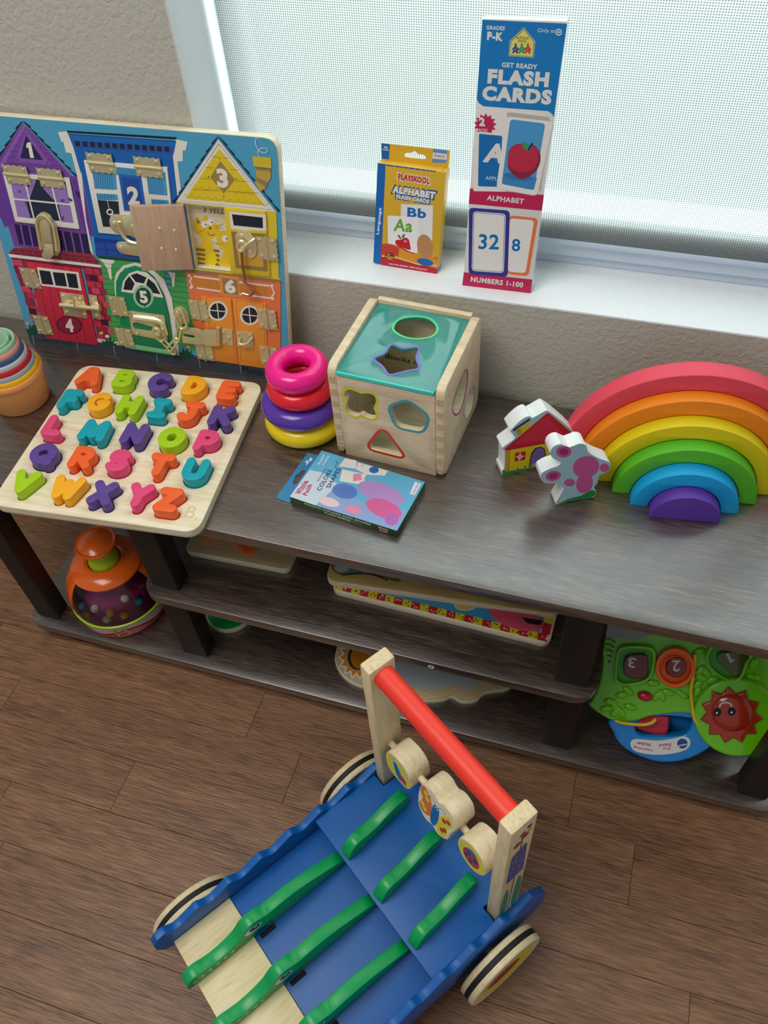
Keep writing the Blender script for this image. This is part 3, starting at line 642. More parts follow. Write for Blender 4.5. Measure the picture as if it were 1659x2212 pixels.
for r_ in range(2):
    for k in range(6): x = 806 + k * 98 + r_ * 12; y = 1155 + r_ * 62 + k * 8; pr.poly([(x, y), (x + 86, y + 8), (x + 92, y + 60), (x + 8, y + 54)], '#2450b0')
# green house
pr.zc = (0, 530, 5.027)
pr.poly([(1045, 115), (1800, 200), (1800, 1300), (1200, 1130), (1090, 215)], '#4aa65c')
pr.poly([(1040, 105), (1750, 175), (1750, 205), (1085, 145)], '#17503c')
for k in range(14): pr.line([(1090 + k * 8, 240 + k * 58), (1300 + k * 10, 262 + k * 58)], .0007, '#1f6a38')
for k in range(9): pr.line([(1050 + k * 0 + 640, 340 + k * 58), (2150, 400 + k * 58)], .0007, '#1f6a38')
pr.zc = (210, 530, 3.858)
pr.poly([(600, 215), (740, 205), (850, 850), (830, 880), (640, 830)], '#4aa65c')
for k in range(13): pr.line([(560 + k * 8, 232 + k * 46), (745 + k * 8, 262 + k * 46)], .0007, '#1f6a38')
pr.zc = (0, 530, 5.027)
pr.poly([(1070, 142), (1245, 160), (1238, 190), (1215, 200), (1208, 245), (1215, 350), (1212, 378), (1190, 350), (1165, 245), (1130, 200), (1120, 180)], '#ece8de')
pr.line([(1125, 195), (1225, 205)], .0005, '#555555'); pr.line([(1150, 240), (1212, 246)], .0005, '#555555')
# red house
pr.poly([(130, 130), (1098, 235), (1205, 1035), (1070, 1020), (905, 250), (300, 175), (420, 990), (390, 915), (355, 800), (215, 400), (155, 250)], '#8a2444')
pr.poly([(130, 130), (1098, 235), (1100, 270), (140, 170)], '#7c2038')
def brick_row(x, y, w_, c): pr.poly([(x, y), (x + w_, y + w_ * .1), (x + w_ + 16, y + 66 + w_ * .1), (x + 14, y + 60)], c)
rc = ['#d84a68', '#c8324a', '#9c2c50', '#c23a50']
for k in range(11):
    y = 150 + k * 72; x = 132 + k * 23 + (38 if k % 2 else 0); brick_row(x, y, 105, rc[k % 4]); 
    if k % 3 != 1: brick_row(x + 118, y + 12, 60, rc[(k + 2) % 4])
    x2 = 915 + k * 12 + (40 if k % 2 else 0); brick_row(x2, 240 + k * 72, 85, rc[(k + 1) % 4]); brick_row(x2 + 100, 250 + k * 72, 60, rc[(k + 3) % 4])
for x, y in ((970, 320), (310, 680), (1090, 800), (345, 870)): brick_row(x, y, 80, '#4c1830')
pr.poly([(90, 85), (160, 20), (400, 30), (1000, 92), (1105, 212)], '#9c3444')
for k in range(12):
    for r_ in range(2):
        x = 170 + k * 78 + r_ * 20; y = 40 + k * 8 + r_ * 36
        if x < 1010 + r_ * 40: pr.poly(ell(x, y, 34, 24, 12, 0, 180), '#7a2438')
pr.poly([(88, 88), (1105, 212), (1098, 240), (108, 125)], '#ece8de')
# pavement, grass, flowers
pr.poly([(400, 915), (1210, 1030), (1420, 1080), (1660, 1150), (1660, 1260), (420, 1000)], '#d8d8cc')
pr.zc = (0, 0, 1)
pr.poly([(57, 716), (630, 799), (630, 826), (67, 742)], '#3d4650')
for x in (70, 165, 245, 337, 429, 518): pr.line([(x, 719 + (x - 57) * .137), (x + 4, 742 + (x - 65) * .143)], .0006, '#b8bcc0')
for gx, gy in ((72, 720), (237, 746), (403, 770)): pr.poly([(gx - 17, gy - 12), (gx - 9, gy - 8), (gx - 8, gy - 20), (gx - 2, gy - 9), (gx + 1, gy - 22), (gx + 5, gy - 8), (gx + 12, gy - 14), (gx + 9, gy - 5), (gx + 18, gy - 4), (gx, gy + 4), (gx - 13, gy)], '#14503c')
for x, y, c in ((60, 698, '#e0a860'), (219, 719, '#e8b060'), (232, 726, '#e8e4d8'), (407, 749, '#e0c040')): pr.poly(ell(x, y, 5, 3.6, 10), c)
pr.text('~crafted by hand~', (76, 737), (162, 749), (76, 728), '#14181c', 0)
pr.text('Melissa', (524, 805), (568, 811), (526, 790), '#0c1014', 0)
# yellow house
pr.zc = (300, 270, 4.879)
pr.poly([(395, 812), (1450, 905), (1451, 930), (963, 874), (487, 829), (400, 850)], '#e2cc30'); pr.poly([(960, 873), (1450, 905), (1478, 1610), (1520, 1640), (500, 1530), (590, 1504), (1000, 1549)], '#e2cc30')
shingles((838, 122), (1475, 915), 8, 22, -1); shingles((838, 122), (378, 812), 8, 22, 1)
pr.poly([(840, 150), (1445, 912), (395, 808)], '#ece8de'); pr.line([(846, 195), (1400, 890), (445, 795), (846, 195)], .0009, '#b09a70')
pr.poly([(848, 245), (1335, 845), (490, 775)], '#e8cc24')
for k, (xa, xb) in enumerate([(770, 960), (705, 1050), (640, 1150), (560, 1260)]): pr.line([(xa, 330 + k * 115), (xb, 350 + k * 122)], .0005, '#6c5c18')
for r_, (xa, n_) in enumerate([(600, 8), (500, 11)]):
    for k in range(n_):
        if r_ == 0 and 3 <= k <= 4: continue
        pr.line(ell(xa + k * 80 + 30, 640 + r_ * 85 + k * 9, 36, 30, 8, 0, 180), .0005, '#b09420')
pr.poly([(862, 300), (1030, 560), (900, 755), (740, 540)], '#e8cc24'); pr.poly([(862, 375), (1015, 575), (898, 722), (755, 548)], '#a08850')
pr.text('3', (832, 652), (950, 668), (815, 448), '#f0ece0', .05)
for x, y in ((858, 350), (735, 543), (1027, 566), (897, 749)): pr.poly(ell(x, y, 7, 7, 8), '#201810')
pr.poly([(1195, 325), (1395, 340), (1400, 455), (1215, 435)], '#d8c234'); pr.poly([(1235, 450), (1392, 462), (1390, 560), (1330, 665), (1285, 700), (1225, 600), (1240, 560)], '#c8aa48')
for P in ([(1238, 448), (1395, 460), (1393, 488), (1240, 472)], [(1243, 548), (1365, 600), (1350, 655), (1240, 590)]): pr.poly(P, '#9c8450')
pr.line(catmull([(1243, 130), (1232, 190), (1262, 260), (1320, 292), (1355, 275), (1345, 245), (1290, 245), (1255, 280), (1268, 330)], 4, False), .0009, '#dce8ec')
# orange house
pr.zc = (210, 530, 3.858)
pr.poly([(738, 210), (1530, 300), (1530, 1030), (1180, 990), (905, 950), (835, 880), (790, 560)], '#ec7c48'); pr.poly([(738, 205), (815, 200), (1532, 285), (1530, 312), (850, 240), (740, 215)], '#a07858')
pr.poly([(795, 262), (1440, 345), (1452, 430), (830, 352)], '#e0893c')
for k in range(34): x = 815 + k * 18; pr.line([(x, 264 + (x - 795) * .13), (x + 8, 348 + (x - 800) * .13)], .0004, '#8c5c28')
pr.line([(808, 256), (1440, 335)], .0024, '#ece8de'); pr.line([(830, 352), (1450, 438)], .0024, '#ece8de'); pr.line([(790, 262), (775, 300), (800, 345)], .002, '#ece8de'); pr.line([(1458, 345), (1478, 395), (1450, 435)], .002, '#ece8de')
for x, y in ((768, 250), (786, 347), (1457, 332), (1464, 440)): pr.poly(ell(x, y, 13, 13, 12), '#ece8de')
pr.poly([(1015, 238), (1185, 262), (1190, 425), (1032, 408)], '#e89848'); pr.poly([(1042, 265), (1170, 285), (1178, 412), (1055, 398)], '#a08060')
pr.text('6', (1070, 392), (1160, 402), (1062, 275), '#f0ece0', .05)
# door surround, dark gaps
pr.poly([(145, 300), (160, 230), (220, 165), (320, 140), (430, 170), (560, 280), (625, 440), (690, 915), (640, 910), (560, 440), (500, 300), (400, 200), (320, 165), (230, 190), (180, 260), (172, 380), (210, 700), (198, 640), (150, 390)], '#ece8de')
pr.poly([(590, 215), (655, 225), (652, 262), (645, 340), (632, 348), (620, 270)], '#ece8de')
_tl = lb.px(-80, 243); pr.V = [(max(x, _tl[0] * y / _tl[1] + .0012), y, z) for x, y, z in pr.V]
pr.out('house_artwork', lt)
# recess art
pr = Print(lb, -BT + .0014, (300, 270, 4.879))
pr.text('3 YELL', (678, 918), (900, 940), (683, 870), '#2a2418', 0)
yl, br_ = '#ecc82c', '#8a7438'
pr.poly(catmull([(605, 968), (655, 1010), (700, 950), (745, 1000), (840, 1060), (845, 1130), (790, 1190), (700, 1210), (615, 1160), (580, 1080)], 3), yl); pr.poly([(612, 985), (650, 1030), (615, 1040)], br_)
pr.poly(catmull([(820, 1170), (875, 1110), (960, 1150), (965, 1330), (890, 1320), (830, 1260)], 3), yl)
pr.poly([(690, 1200), (770, 1215), (790, 1300), (850, 1400), (850, 1490), (595, 1475), (600, 1300), (640, 1260)], yl); pr.poly([(900, 1320), (970, 1330), (980, 1500), (840, 1490), (860, 1400)], yl)
for k in range(4): pr.line([(600 + k * 6, 1310 + k * 48), (700, 1320 + k * 48)], .0034, br_); pr.line([(790, 1320 + k * 48), (850, 1330 + k * 48)], .0034, br_)
pr.poly(ell(775, 1415, 45, 80, 18), '#f4d81c')
for x, y, r in ((690, 1045, 36), (755, 1020, 38), (910, 1195, 34)): pr.poly(ell(x, y, r, r * 1.05, 18), '#f0f0ec'); pr.poly(ell(x + 16, y + 4, 8, 9, 10), '#101010')
pr.poly([(735, 1080), (768, 1078), (752, 1105)], '#181410'); pr.line(catmull([(720, 1120), (750, 1160), (800, 1155)], 5, False), .0007, '#181410')
for a_, b2 in (((800, 1075), (895, 1040)), ((805, 1088), (890, 1085)), ((700, 1105), (610, 1135)), ((805, 1255), (900, 1250))): pr.line([a_, b2], .0004, '#584820')
pr.out('recess_artwork', lt)
# doors (raised plates, each with its artwork as a sub-part)
def door(name, outline, color, art, zc_, lift=.0022, m=None):
    P = lb.pts(outline)
    o = B().prism([P], -.0002, lift, .0003).out(name, m or mat('paint_' + name, color, .42), lt, smooth=30); pr = Print(lb, lift, zc_); art(pr); pr.out('artwork', o); return o
def a1(pr):
    pr.poly([(35, 560), (590, 612), (676, 1038), (142, 972)], '#ece8de'); pr.poly([(82, 600), (560, 645), (628, 990), (150, 940)], '#232c44')
    pr.poly([(82, 600), (310, 625), (255, 780), (215, 800), (262, 955), (150, 940)], '#9c7cc4'); pr.poly([(345, 640), (560, 660), (628, 995), (530, 985), (500, 830), (440, 780), (370, 700)], '#9c7cc4')
    random.seed(3)
    for k in range(34):
        x = random.uniform(100, 610); y = random.uniform(660, 960)
        if (x < 250 - (y - 640) * .05 or x > 500) and not (x < 90 + (y - 600) * .2): pr.poly(ell(x, y, 11, 14, 9), '#6a4498')
    pr.line([(118, 788), (610, 838)], .0022, '#ece8de'); pr.line([(212, 640), (292, 960)], .0022, '#ece8de'); pr.line([(440, 670), (518, 985)], .0022, '#ece8de')
door('purple_window_flap', zA([(30, 556), (595, 608), (682, 1042), (138, 978)]), '#ece8de', a1, (0, 230, 3.95))
def a2(pr):
    for P in ([(780, 520), (985, 540), (1000, 710), (812, 700)], [(820, 740), (1000, 750), (1010, 800), (832, 798)], [(1250, 600), (1410, 560), (1430, 760), (1270, 745)], [(1290, 790), (1435, 800), (1445, 860), (1300, 865)], [(990, 515), (1190, 535), (1190, 600), (995, 580)]): pr.poly(P, '#4aa0d4')
    for x0_, x1_, y0_, y1_ in ((795, 975, 535, 705), (1265, 1410, 595, 750), (1005, 1180, 525, 585), (835, 990, 745, 795), (1300, 1430, 795, 860)):
        for k in range(int((x1_ - x0_) / 19)): pr.line([(x0_ + k * 19, y0_ + k * 1.6), (x0_ + k * 19 + (y1_ - y0_) * .08, y1_ + k * 1.6)], .0005, '#1c4a80')
    pr.poly([(832, 798), (1010, 810), (1030, 1030), (880, 1025)], '#1e2a38'); pr.line([(915, 798), (935, 880)], .0008, '#ece8de')
    pr.line(ell(938, 900, 24, 22, 14) + [(962, 900)], .0018, '#ece8de')
    pr.poly([(1010, 575), (1205, 595), (1250, 900), (1060, 890)], '#1c6cc4'); pr.poly([(1040, 600), (1188, 618), (1222, 890), (1070, 880)], '#2452a4')
    pr.text('2', (1095, 838), (1196, 846), (1078, 678), '#ece8de', .05)
door('blue_window_flap', zA([(722, 455), (1432, 515), (1500, 1130), (848, 1072)]), '#ece8de', a2, (0, 230, 3.95))
def a4(pr):
    for x in (390, 480, 575, 675, 770): pr.line([(x, 190 + (x - 300) * .11), (x + 165, 1000 + (x - 300) * .1)], .0006, '#7a1428')
    pr.poly([(400, 235), (852, 292), (888, 492), (440, 435)], '#ece8de')
    for P in ([(425, 268), (545, 282), (582, 430), (458, 418)], [(572, 290), (700, 300), (730, 448), (605, 435)], [(718, 300), (828, 312), (855, 468), (750, 455)]): pr.poly(P, '#1c2430')
    for (x, y) in ((395, 510), (430, 520), (555, 485), (628, 490), (520, 700), (585, 715), (775, 985), (850, 995), (955, 848), (1000, 860)): pr.poly(ell(x, y, 4, 4, 6), '#400c18'); pr.poly(ell(x + 4, y + 34, 4, 4, 6), '#400c18')
    pr.poly(ell(753, 865, 140, 100, 30, rot=8), '#6c1830'); pr.poly(ell(753, 865, 122, 86, 30, rot=8), '#8c2440'); pr.text('4', (722, 935), (808, 945), (698, 790), '#f0e4dc', .05)
door('red_door', zC([(298, 174), (880, 250), (1070, 1078), (515, 1000)]), '#cc2c44', a4, (0, 530, 5.027))
def a5(pr):
    pr.poly([(200, 385), (215, 300), (262, 235), (330, 210), (410, 225), (490, 295), (552, 437)], '#ece8de')
    for P in ([(218, 368), (232, 300), (268, 255), (312, 318), (290, 375)], [(278, 248), (330, 232), (412, 268), (390, 318), (322, 305)], [(425, 275), (480, 320), (528, 408), (455, 395), (408, 325)]): pr.poly(P, '#1c2430')
    pr.poly(ell(385, 425, 84, 96, 28, rot=-15), '#9ad0a0'); pr.poly(ell(385, 427, 64, 76, 28, rot=-15), '#1e4a40'); pr.text('5', (362, 480), (428, 486), (345, 375), '#f0ece0', .05)
    pr.poly([(230, 812), (650, 880), (682, 918), (236, 852)], '#8cc890')
    for x, y in ((367, 342), (397, 508)): pr.poly(ell(x, y, 6, 6, 8), '#101810')
door('green_arched_door', zD([(168, 380), (168, 290), (200, 220), (260, 180), (320, 165), (400, 190), (480, 260), (560, 400), (600, 560), (650, 915), (270, 850), (215, 700)]), '#0f8458', a5, (210, 530, 3.858), lift=.004)
def a6l(pr):
    pr.line([(905, 430), (1115, 455), (1150, 955), (960, 925), (905, 430)], .0005, '#a86a20')
    pr.poly(ell(1005, 546, 82, 82, 30, rot=0), '#ece8de'); pr.poly(ell(1005, 546, 64, 66, 30), '#1c2430'); pr.line([(998, 482), (1012, 612)], .0014, '#ece8de'); pr.line([(942, 540), (1070, 552)], .0014, '#ece8de')
def a6r(pr):
    pr.line([(1155, 458), (1385, 485), (1405, 985), (1200, 960), (1155, 458)], .0005, '#a86a20')
    pr.poly(ell(1272, 583, 82, 82, 30), '#ece8de'); pr.poly(ell(1272, 583, 64, 66, 30), '#1c2430'); pr.line([(1265, 520), (1278, 650)], .0014, '#ece8de'); pr.line([(1208, 575), (1335, 590)], .0014, '#ece8de')
door('orange_door', zD([(872, 420), (1122, 442), (1178, 985), (940, 945)]), '#ee9838', a6l, (210, 530, 3.858))
door('orange_door', zD([(1134, 444), (1410, 478), (1425, 1022), (1190, 988)]), '#ee9838', a6r, (210, 530, 3.858))
def a3(pr):
    pr.poly([(945, 908), (1338, 945), (1345, 1120), (972, 1095)], '#ece8de'); pr.poly([(980, 940), (1305, 975), (1308, 1088), (1000, 1058)], '#1c2430')
    pr.poly([(972, 1120), (1345, 1150), (1358, 1545), (1020, 1508)], '#9a7c44'); pr.poly([(1015, 1165), (1305, 1190), (1312, 1500), (1058, 1470)], '#dca83c')
door('yellow_door', zBz([(908, 868), (1340, 905), (1392, 1588), (980, 1545)]), '#e2c828', a3, (300, 270, 4.879), lift=.003)
# open door panel, seen from its plain back
hx, hy = lb.px(*zBz([(487, 830)])[0]); hx2, hy2 = lb.px(*zBz([(592, 1505)])[0])
yv = (Vector((hx, hy)) - Vector((hx2, hy2))); Ld = yv.length; yv.normalize()
ax = Vector((yv.x, yv.y, 0)); out = Vector((-1, 0, 0)); out = (out - ax * out.dot(ax)).normalized(); dirv = (out * math.cos(R_(21)) + Vector((0, 0, 1)) * math.sin(R_(21))).normalized(); nv = ax.cross(dirv) * -1
MD = Matrix(((dirv.x, ax.x, dirv.cross(ax).x, hx2), (dirv.y, ax.y, dirv.cross(ax).y, hy2), (dirv.z, ax.z, dirv.cross(ax).z, .002), (0, 0, 0, 1)))
od = B().box((.0325, Ld / 2, 0), (.063, Ld, .006), .0006).out('open_door', wood('plain_door_wood', ['#b8967c', '#c6a488', '#d2b296'], rough=.5, stretch=(60, 8, 60), fine=(300, 30, 300), bump=.05), lt); od.matrix_local = MD
sgn = 1 if dirv.cross(ax).z > 0 else -1
for x, y in ((.018, .027), (.035, .029), (.016, .052), (.033, .055)): B().sphere((x, y, sgn * .003), .0022, scale=(1, 1, .45)).out('screw', brass, od)
# hinges
def rivet(b, x, y, z, r=.0026): b.sphere((x, y, z), r, scale=(1, 1, .55), seg=10)
def hinge(zf, cx_, cy_, vert, z0=.0022, m=brass_d, w=.0135, h=.029, ang=0):
    x, y = lb.px(*zf([(cx_, cy_)])[0]); b = B(); tilt = R_((0 if vert else -90) + ang)
    M = Matrix.Translation((x, y, z0)) @ Matrix.Rotation(tilt, 4, 'Z')
    for s_ in (-1, 1):
        P = []
        for k in range(25): t = k / 24; P.append((s_ * (w - .0006 + .0006 * math.cos(t * 8 * math.pi)), (t - .5) * h))
        P = [(s_ * .0008, -h / 2)] + P + [(s_ * .0008, h / 2)]
        b.prism([P if s_ > 0 else P[::-1]], 0, .0012, 0, M=M)
        for t in (-1, 1): rivet(b, *(M @ Vector((s_ * w * .62, t * h * .36, .0012))))
    b.cyl(M @ Vector((0, -h / 2 - .0008, .0012)), M @ Vector((0, h / 2 + .0008, .0012)), .0018, 10)
    return b.out('hinge', m, lt)
for zf, x, y, v in ((zA, 155, 575, 0), (zA, 445, 603, 0), (zA, 870, 475, 0), (zA, 1275, 510, 0), (zC, 345, 345, 1), (zC, 480, 852, 1), (zC, 1305, 640, 1), (zC, 1375, 980, 1), (zD, 855, 530, 1), (zD, 902, 870, 1), (zD, 1425, 605, 1), (zD, 1442, 912, 1), (zBz, 1362, 1290, 1)):
    hinge(zf, x, y, v, h=.0285 if v else .034, w=.0132 if v else .0118, ang=0, z0=.0042 if (zf is zC and x > 1000) else .0024)
# draw latch on the purple window
zE = zc(60, 430, 14.75)
lx, ly = lb.px(*zE([(640, 1150)])[0]); b = B(); b.prism([[(p[0], p[1]) for p in lb.pts(zE([(300, 700), (330, 520), (440, 400), (560, 375), (760, 480), (940, 760), (1060, 1300), (1090, 1600), (1000, 1770), (900, 1760), (420, 1500)]))]], .002, .0036, .0003); b.out('latch_plate', brass_d, lt)
b = B(); b.tube([(p[0], p[1], .013) for p in lb.pts(catmull(zE([(420, 1600), (330, 1100), (270, 750), (330, 570), (450, 520), (620, 600), (800, 850), (880, 1250), (920, 1650)]), 4, False), .013)], .0019, 8); b.out('latch_bail', brass, lt)
b = B(); b.prism([lb.pts(zE([(300, 720), (370, 640), (460, 610), (590, 660), (690, 830), (790, 1420), (430, 1380)]), .011)], .003, .0115, .001); b.out('latch_body', brass_d, lt)
b = B(); b.prism([lb.pts(zE([(525, 1400), (800, 1430), (815, 1800), (700, 1920), (560, 1930), (445, 1800), (500, 1600)]), .010)], .0088, .0104, .0006); b.out('latch_tongue', brass, lt)
# turn latch on the blue window
zF = zc(220, 440, 15.08)
b = B(); b.prism([lb.pts(catmull(zF([(290, 560), (320, 400), (450, 305), (1320, 380), (1420, 700), (900, 1000), (560, 940), (360, 800)]), 3))], .0022, .0034, .0003); rivet(b, *lb.px(*zF([(450, 600)])[0]), .0038, .0034); b.out('turn_latch_plate', brass, lt)
cxy = lb.px(*zF([(1030, 760)])[0], .009); b = B(); b.lathe([(0, .0034), (.0125, .0034), (.0150, .0055), (.0150, .0075), (.0125, .009), (.005, .0088), (0, .0086)], (cxy[0], cxy[1], 0), 30, M=I4()); rivet(b, cxy[0], cxy[1], .009, .0042); b.out('turn_latch_knob', brass, lt)
b = B(); b.tube([(p[0], p[1], .009) for p in lb.pts(catmull(zF([(560, 580), (580, 780), (700, 1050), (900, 1230), (1200, 1290), (1370, 1180), (1430, 900)]), 4, False), .009)], .0022, 8, flat=.7); b.out('turn_latch_hook', brass, lt)
b = B(); b.prism([lb.pts(catmull(zF([(495, 1350), (560, 1220), (800, 1220), (1180, 1330), (1540, 1400), (1560, 1690), (900, 1640), (620, 1560)]), 3))], .001, .0026, .0004); rivet(b, *lb.px(*zF([(655, 1400)])[0]), .0028, .0036)
b.box((*lb.px(*zF([(1020, 1290)])[0], .005), .0045), (.020, .0045, .005), .001); b.out('turn_latch_strike', brass, lt)
# barrel bolt on the red door
p1 = lb.px(*zC([(655, 645)])[0], .008); p2 = lb.px(*zC([(1085, 690)])[0], .008); b = B(); b.cyl((p1[0], p1[1], .008), (p2[0], p2[1], .008), .0032, 16); pk = lb.px(*zC([(822, 560)])[0], .012); pm2 = ((p1[0] * .62 + p2[0] * .38), (p1[1] * .62 + p2[1] * .38)); b.tube([(pm2[0], pm2[1], .009), (pk[0], pk[1], .014)], [.0016, .0022], 10); b.out('bolt_rod', brass, lt)
b = B(); b.prism([lb.pts(zC([(662, 495), (918, 530), (965, 785), (715, 745)]))], .0022, .0034, .0003)
for x, y in ((700, 540), (885, 570), (742, 708), (935, 735)): rivet(b, *lb.px(*zC([(x, y)])[0]), .0038, .0030)
for t in (.18, .58):
    c0 = Vector((p1[0] + (p2[0] - p1[0]) * t, p1[1] + (p2[1] - p1[1]) * t, .0065)); dd = (Vector(p2) - Vector(p1)).normalized() * .004; b.cyl(c0 - Vector((dd.x, dd.y, 0)), c0 + Vector((dd.x, dd.y, 0)), .0044, 14)
b.out('bolt_plate', brass, lt)
b = B(); b.prism([lb.pts(zC([(968, 530), (1055, 545), (1108, 798), (1010, 780)]))], .0002, .0018, .0003); rivet(b, *lb.px(*zC([(1018, 580)])[0]), .002, .003); rivet(b, *lb.px(*zC([(1058, 752)])[0]), .002, .003); c0 = Vector((*lb.px(*zC([(1050, 672)])[0], .005), .005)); dd2 = dd / .004 * .0055; b.cyl(c0 - Vector((dd2.x, dd2.y, 0)), c0 + Vector((dd2.x, dd2.y, 0)), .0046, 14); b.out('bolt_keeper', brass, lt)
# chain door guard on the green door
zG = zc(270, 660, 7.9)
sl = [lb.px(*q) for q in zG([(170, 260), (230, 255), (500, 330), (510, 380), (450, 400), (250, 370), (200, 365), (165, 310)])]
b = B(); b.prism([roundpoly(lb.pts(zG([(85, 55), (700, 140), (765, 580), (150, 460)])), .003), sl], .004, .0052, .0003)
for x, y in ((180, 105), (592, 170), (240, 445)): rivet(b, *lb.px(*zG([(x, y)])[0]), .0056, .003)
b.out('chain_track_plate', brass_d, lt)
b = B(); b.tube([(p[0], p[1], .007) for p in lb.pts(zG([(150, 185), (560, 245), (640, 300), (690, 500)]), .007)], .0042, 10, flat=.5); b.out('chain_track_rail', brass, lt)
kx = lb.px(*zG([(548, 440)])[0], .010); b = B(); b.lathe([(0, 0), (.006, 0), (.0072, .002), (.0058, .0045), (.003, .0045), (.0028, .003), (0, .003)], (kx[0], kx[1], .0085), 24); b.tube([(p[0], p[1], .010) for p in lb.pts(zG([(640, 400), (690, 560), (620, 625), (545, 570), (520, 480)]), .010)], .0014, 8); b.out('chain_slider', brass_d, lt)
def link_(P, z, r=.0016):
    b = B(); n = len(P); b.tube([(p[0], p[1], z + (zz or 0)) for p, zz in zip(lb.pts(zG(P), z), [0] * n)], r, 8, closed=True); b.out('chain_link', brass, lt)
def oval(x0, y0, x1, y1, w): 
    a_, b2 = Vector((x0, y0)), Vector((x1, y1)); d = (b2 - a_).normalized(); n_ = Vector((-d.y, d.x)) * w / 2; P = []
    for k in range(9): t = R_(90 + 180 * k / 8); P.append(tuple(a_ + d * math.cos(t) * w * .5 + n_ * math.sin(t)))
    for k in range(9): t = R_(-90 + 180 * k / 8); P.append(tuple(b2 + d * math.cos(t) * w * .5 + n_ * math.sin(t)))
    return P
link_(oval(655, 610, 830, 800, 60), .008); link_(oval(760, 740, 870, 600, 80), .011); link_(oval(930, 370, 890, 600, 60), .010); link_(oval(910, 130, 985, 330, 130), .012, .0018)
b = B(); b.prism([lb.pts(catmull(zG([(845, 60), (920, 5), (1030, 40), (1090, 130), (1110, 300), (1010, 300), (960, 360), (870, 300)]), 3))], .0002, .0016, .0003); kx = lb.px(*zG([(905, 130)])[0], .01); b.lathe([(0, .001), (.003, .001), (.003, .008), (.0052, .0085), (.0058, .011), (.004, .0135), (0, .014)], (kx[0], kx[1], 0), 20); b.out('chain_anchor', brass_d, lt)
# hasp and staple on the orange doors
hsl = [lb.px(*q) for q in zG([(1030, 430), (1060, 420), (1230, 455), (1245, 480), (1215, 495), (1060, 470)])]
b = B(); b.prism([lb.pts(zG([(1010, 308), (1290, 335), (1360, 375), (1420, 350), (1600, 365), (1615, 640), (1420, 625), (1370, 590), (1320, 615), (1030, 580)])), hsl], .0075, .0088, .0003)
h1 = lb.px(*zG([(1590, 370)])[0], .006); h2 = lb.px(*zG([(1600, 670)])[0], .006); b.cyl((h1[0], h1[1], .006), (h2[0], h2[1], .006), .0028, 12)
b.prism([lb.pts(zD([(1020, 680), (1135, 695), (1140, 830), (1030, 812)]))], .0022, .0034, .0003)
for x, y in ((1060, 712), (1106, 757), (1068, 795)): rivet(b, *lb.px(*zD([(x, y)])[0]), .0036, .0028)
b.out('hasp', brass_d, lt)
b = B(); b.prism([roundpoly(lb.pts(zD([(1165, 705), (1305, 718), (1308, 852), (1172, 835)])), .002)], .0022, .0034, .0003)
for x, y in ((1185, 728), (1278, 740), (1190, 822), (1280, 830)): rivet(b, *lb.px(*zD([(x, y)])[0]), .0036, .0024)
b.tube([(p[0], p[1], z) for p, z in zip(lb.pts(catmull(zD([(1180, 790), (1195, 815), (1250, 815), (1285, 780)]), 4, False), .007), [.003, .006, .008, .009, .0095, .0095, .0095, .0095, .009, .008, .006, .005, .003])], .002, 8); b.out('staple', brass_d, lt)
# hook and eye on the yellow door
b = B(); b.prism([lb.pts(catmull(zBz([(1030, 1150), (1090, 1095), (1170, 1110), (1240, 1200), (1255, 1330), (1200, 1390), (1120, 1350), (1060, 1260)]), 3))], .0032, .0046, .0003); rivet(b, *lb.px(*zBz([(1100, 1152)])[0]), .0050, .0032); rivet(b, *lb.px(*zBz([(1185, 1322)])[0]), .0050, .0032); b.out('hook_plate', brass, lt)
b = B(); b.tube([(p[0], p[1], .010) for p in lb.pts(zBz(ell(1078, 1275, 38, 50, 16)), .010)], .0022, 8, closed=True); b.tube([(p[0], p[1], z) for p, z in zip(lb.pts(zBz([(1080, 1300), (1140, 1260), (1210, 1215)]), .010), (.010, .011, .006))], .0022, 8)
b.out('hook_eye', brass, lt)
b = B(); b.tube([(p[0], p[1], .0095) for p in lb.pts(catmull(zBz([(1085, 1340), (1095, 1480), (1120, 1620)]) + zD([(1222, 300), (1270, 340), (1302, 385), (1275, 415), (1210, 402)]), 5, False), .0095)], .0018, 8); b.out('hook', mat('rose_brass', '#c09a7c', .25, metal=1), lt)

# ------------------------------------------------------------------ flash card boxes on the sill
def boxplane(bl, br, tr, Y, z, dep):
    BL, BR = atz(*bl, z), atz(*br, z); TR = aty(*tr, Y); n = (BR - BL).cross(TR - BR).normalized()
    if n.y > 0: n = -n
    return Plane(BL + Vector((0, 0, abs(n.z) * dep)), BR - BL, n)
fb = boxplane((1000, 616), (1146, 633), (1225, 45), .3735, ZS + .0003, .018)
fe = empty('tall_flash_card_box', fb.M, label='tall blue white and pink shrink-wrapped FLASH CARDS box standing on the window sill', cat='box')
q = fb.pts([(1000, 616), (1146, 633), (1225, 46), (1042, 40)]); q[0] = (q[0][0], 0); q[1] = (q[1][0], 0)
B().prism([q], -.018, 0, .0006).out('carton', mat('white_card', '#e9e6e2', .3, coat=.6), fe, smooth=30)
zS1 = (990, 20, 6.636); zS2 = (980, 320, 6.381)
pr = Print(fb); pr.zc = zS1; G = '#e6e4df'; PK = '#c41f54'
pr.poly([(345, 150), (1560, 205), (1368, 1555), (1345, 1500), (1290, 1460), (360, 1390), (300, 1350), (265, 1290)], '#0a7cc4')
pr.text('GRADES', (400, 290), (665, 303), (405, 232), G, .03); pr.text('P-K', (410, 440), (635, 458), (418, 318), G, .06)
pr.poly([(940, 262), (1102, 462), (1080, 692), (722, 668), (740, 455)], '#e8ead8'); pr.poly([(940, 275), (1094, 468), (1074, 684), (730, 662), (748, 460)], '#2a2c30'); pr.poly([(940, 290), (1084, 470), (1066, 676), (738, 655), (757, 465)], '#e4dc6c')
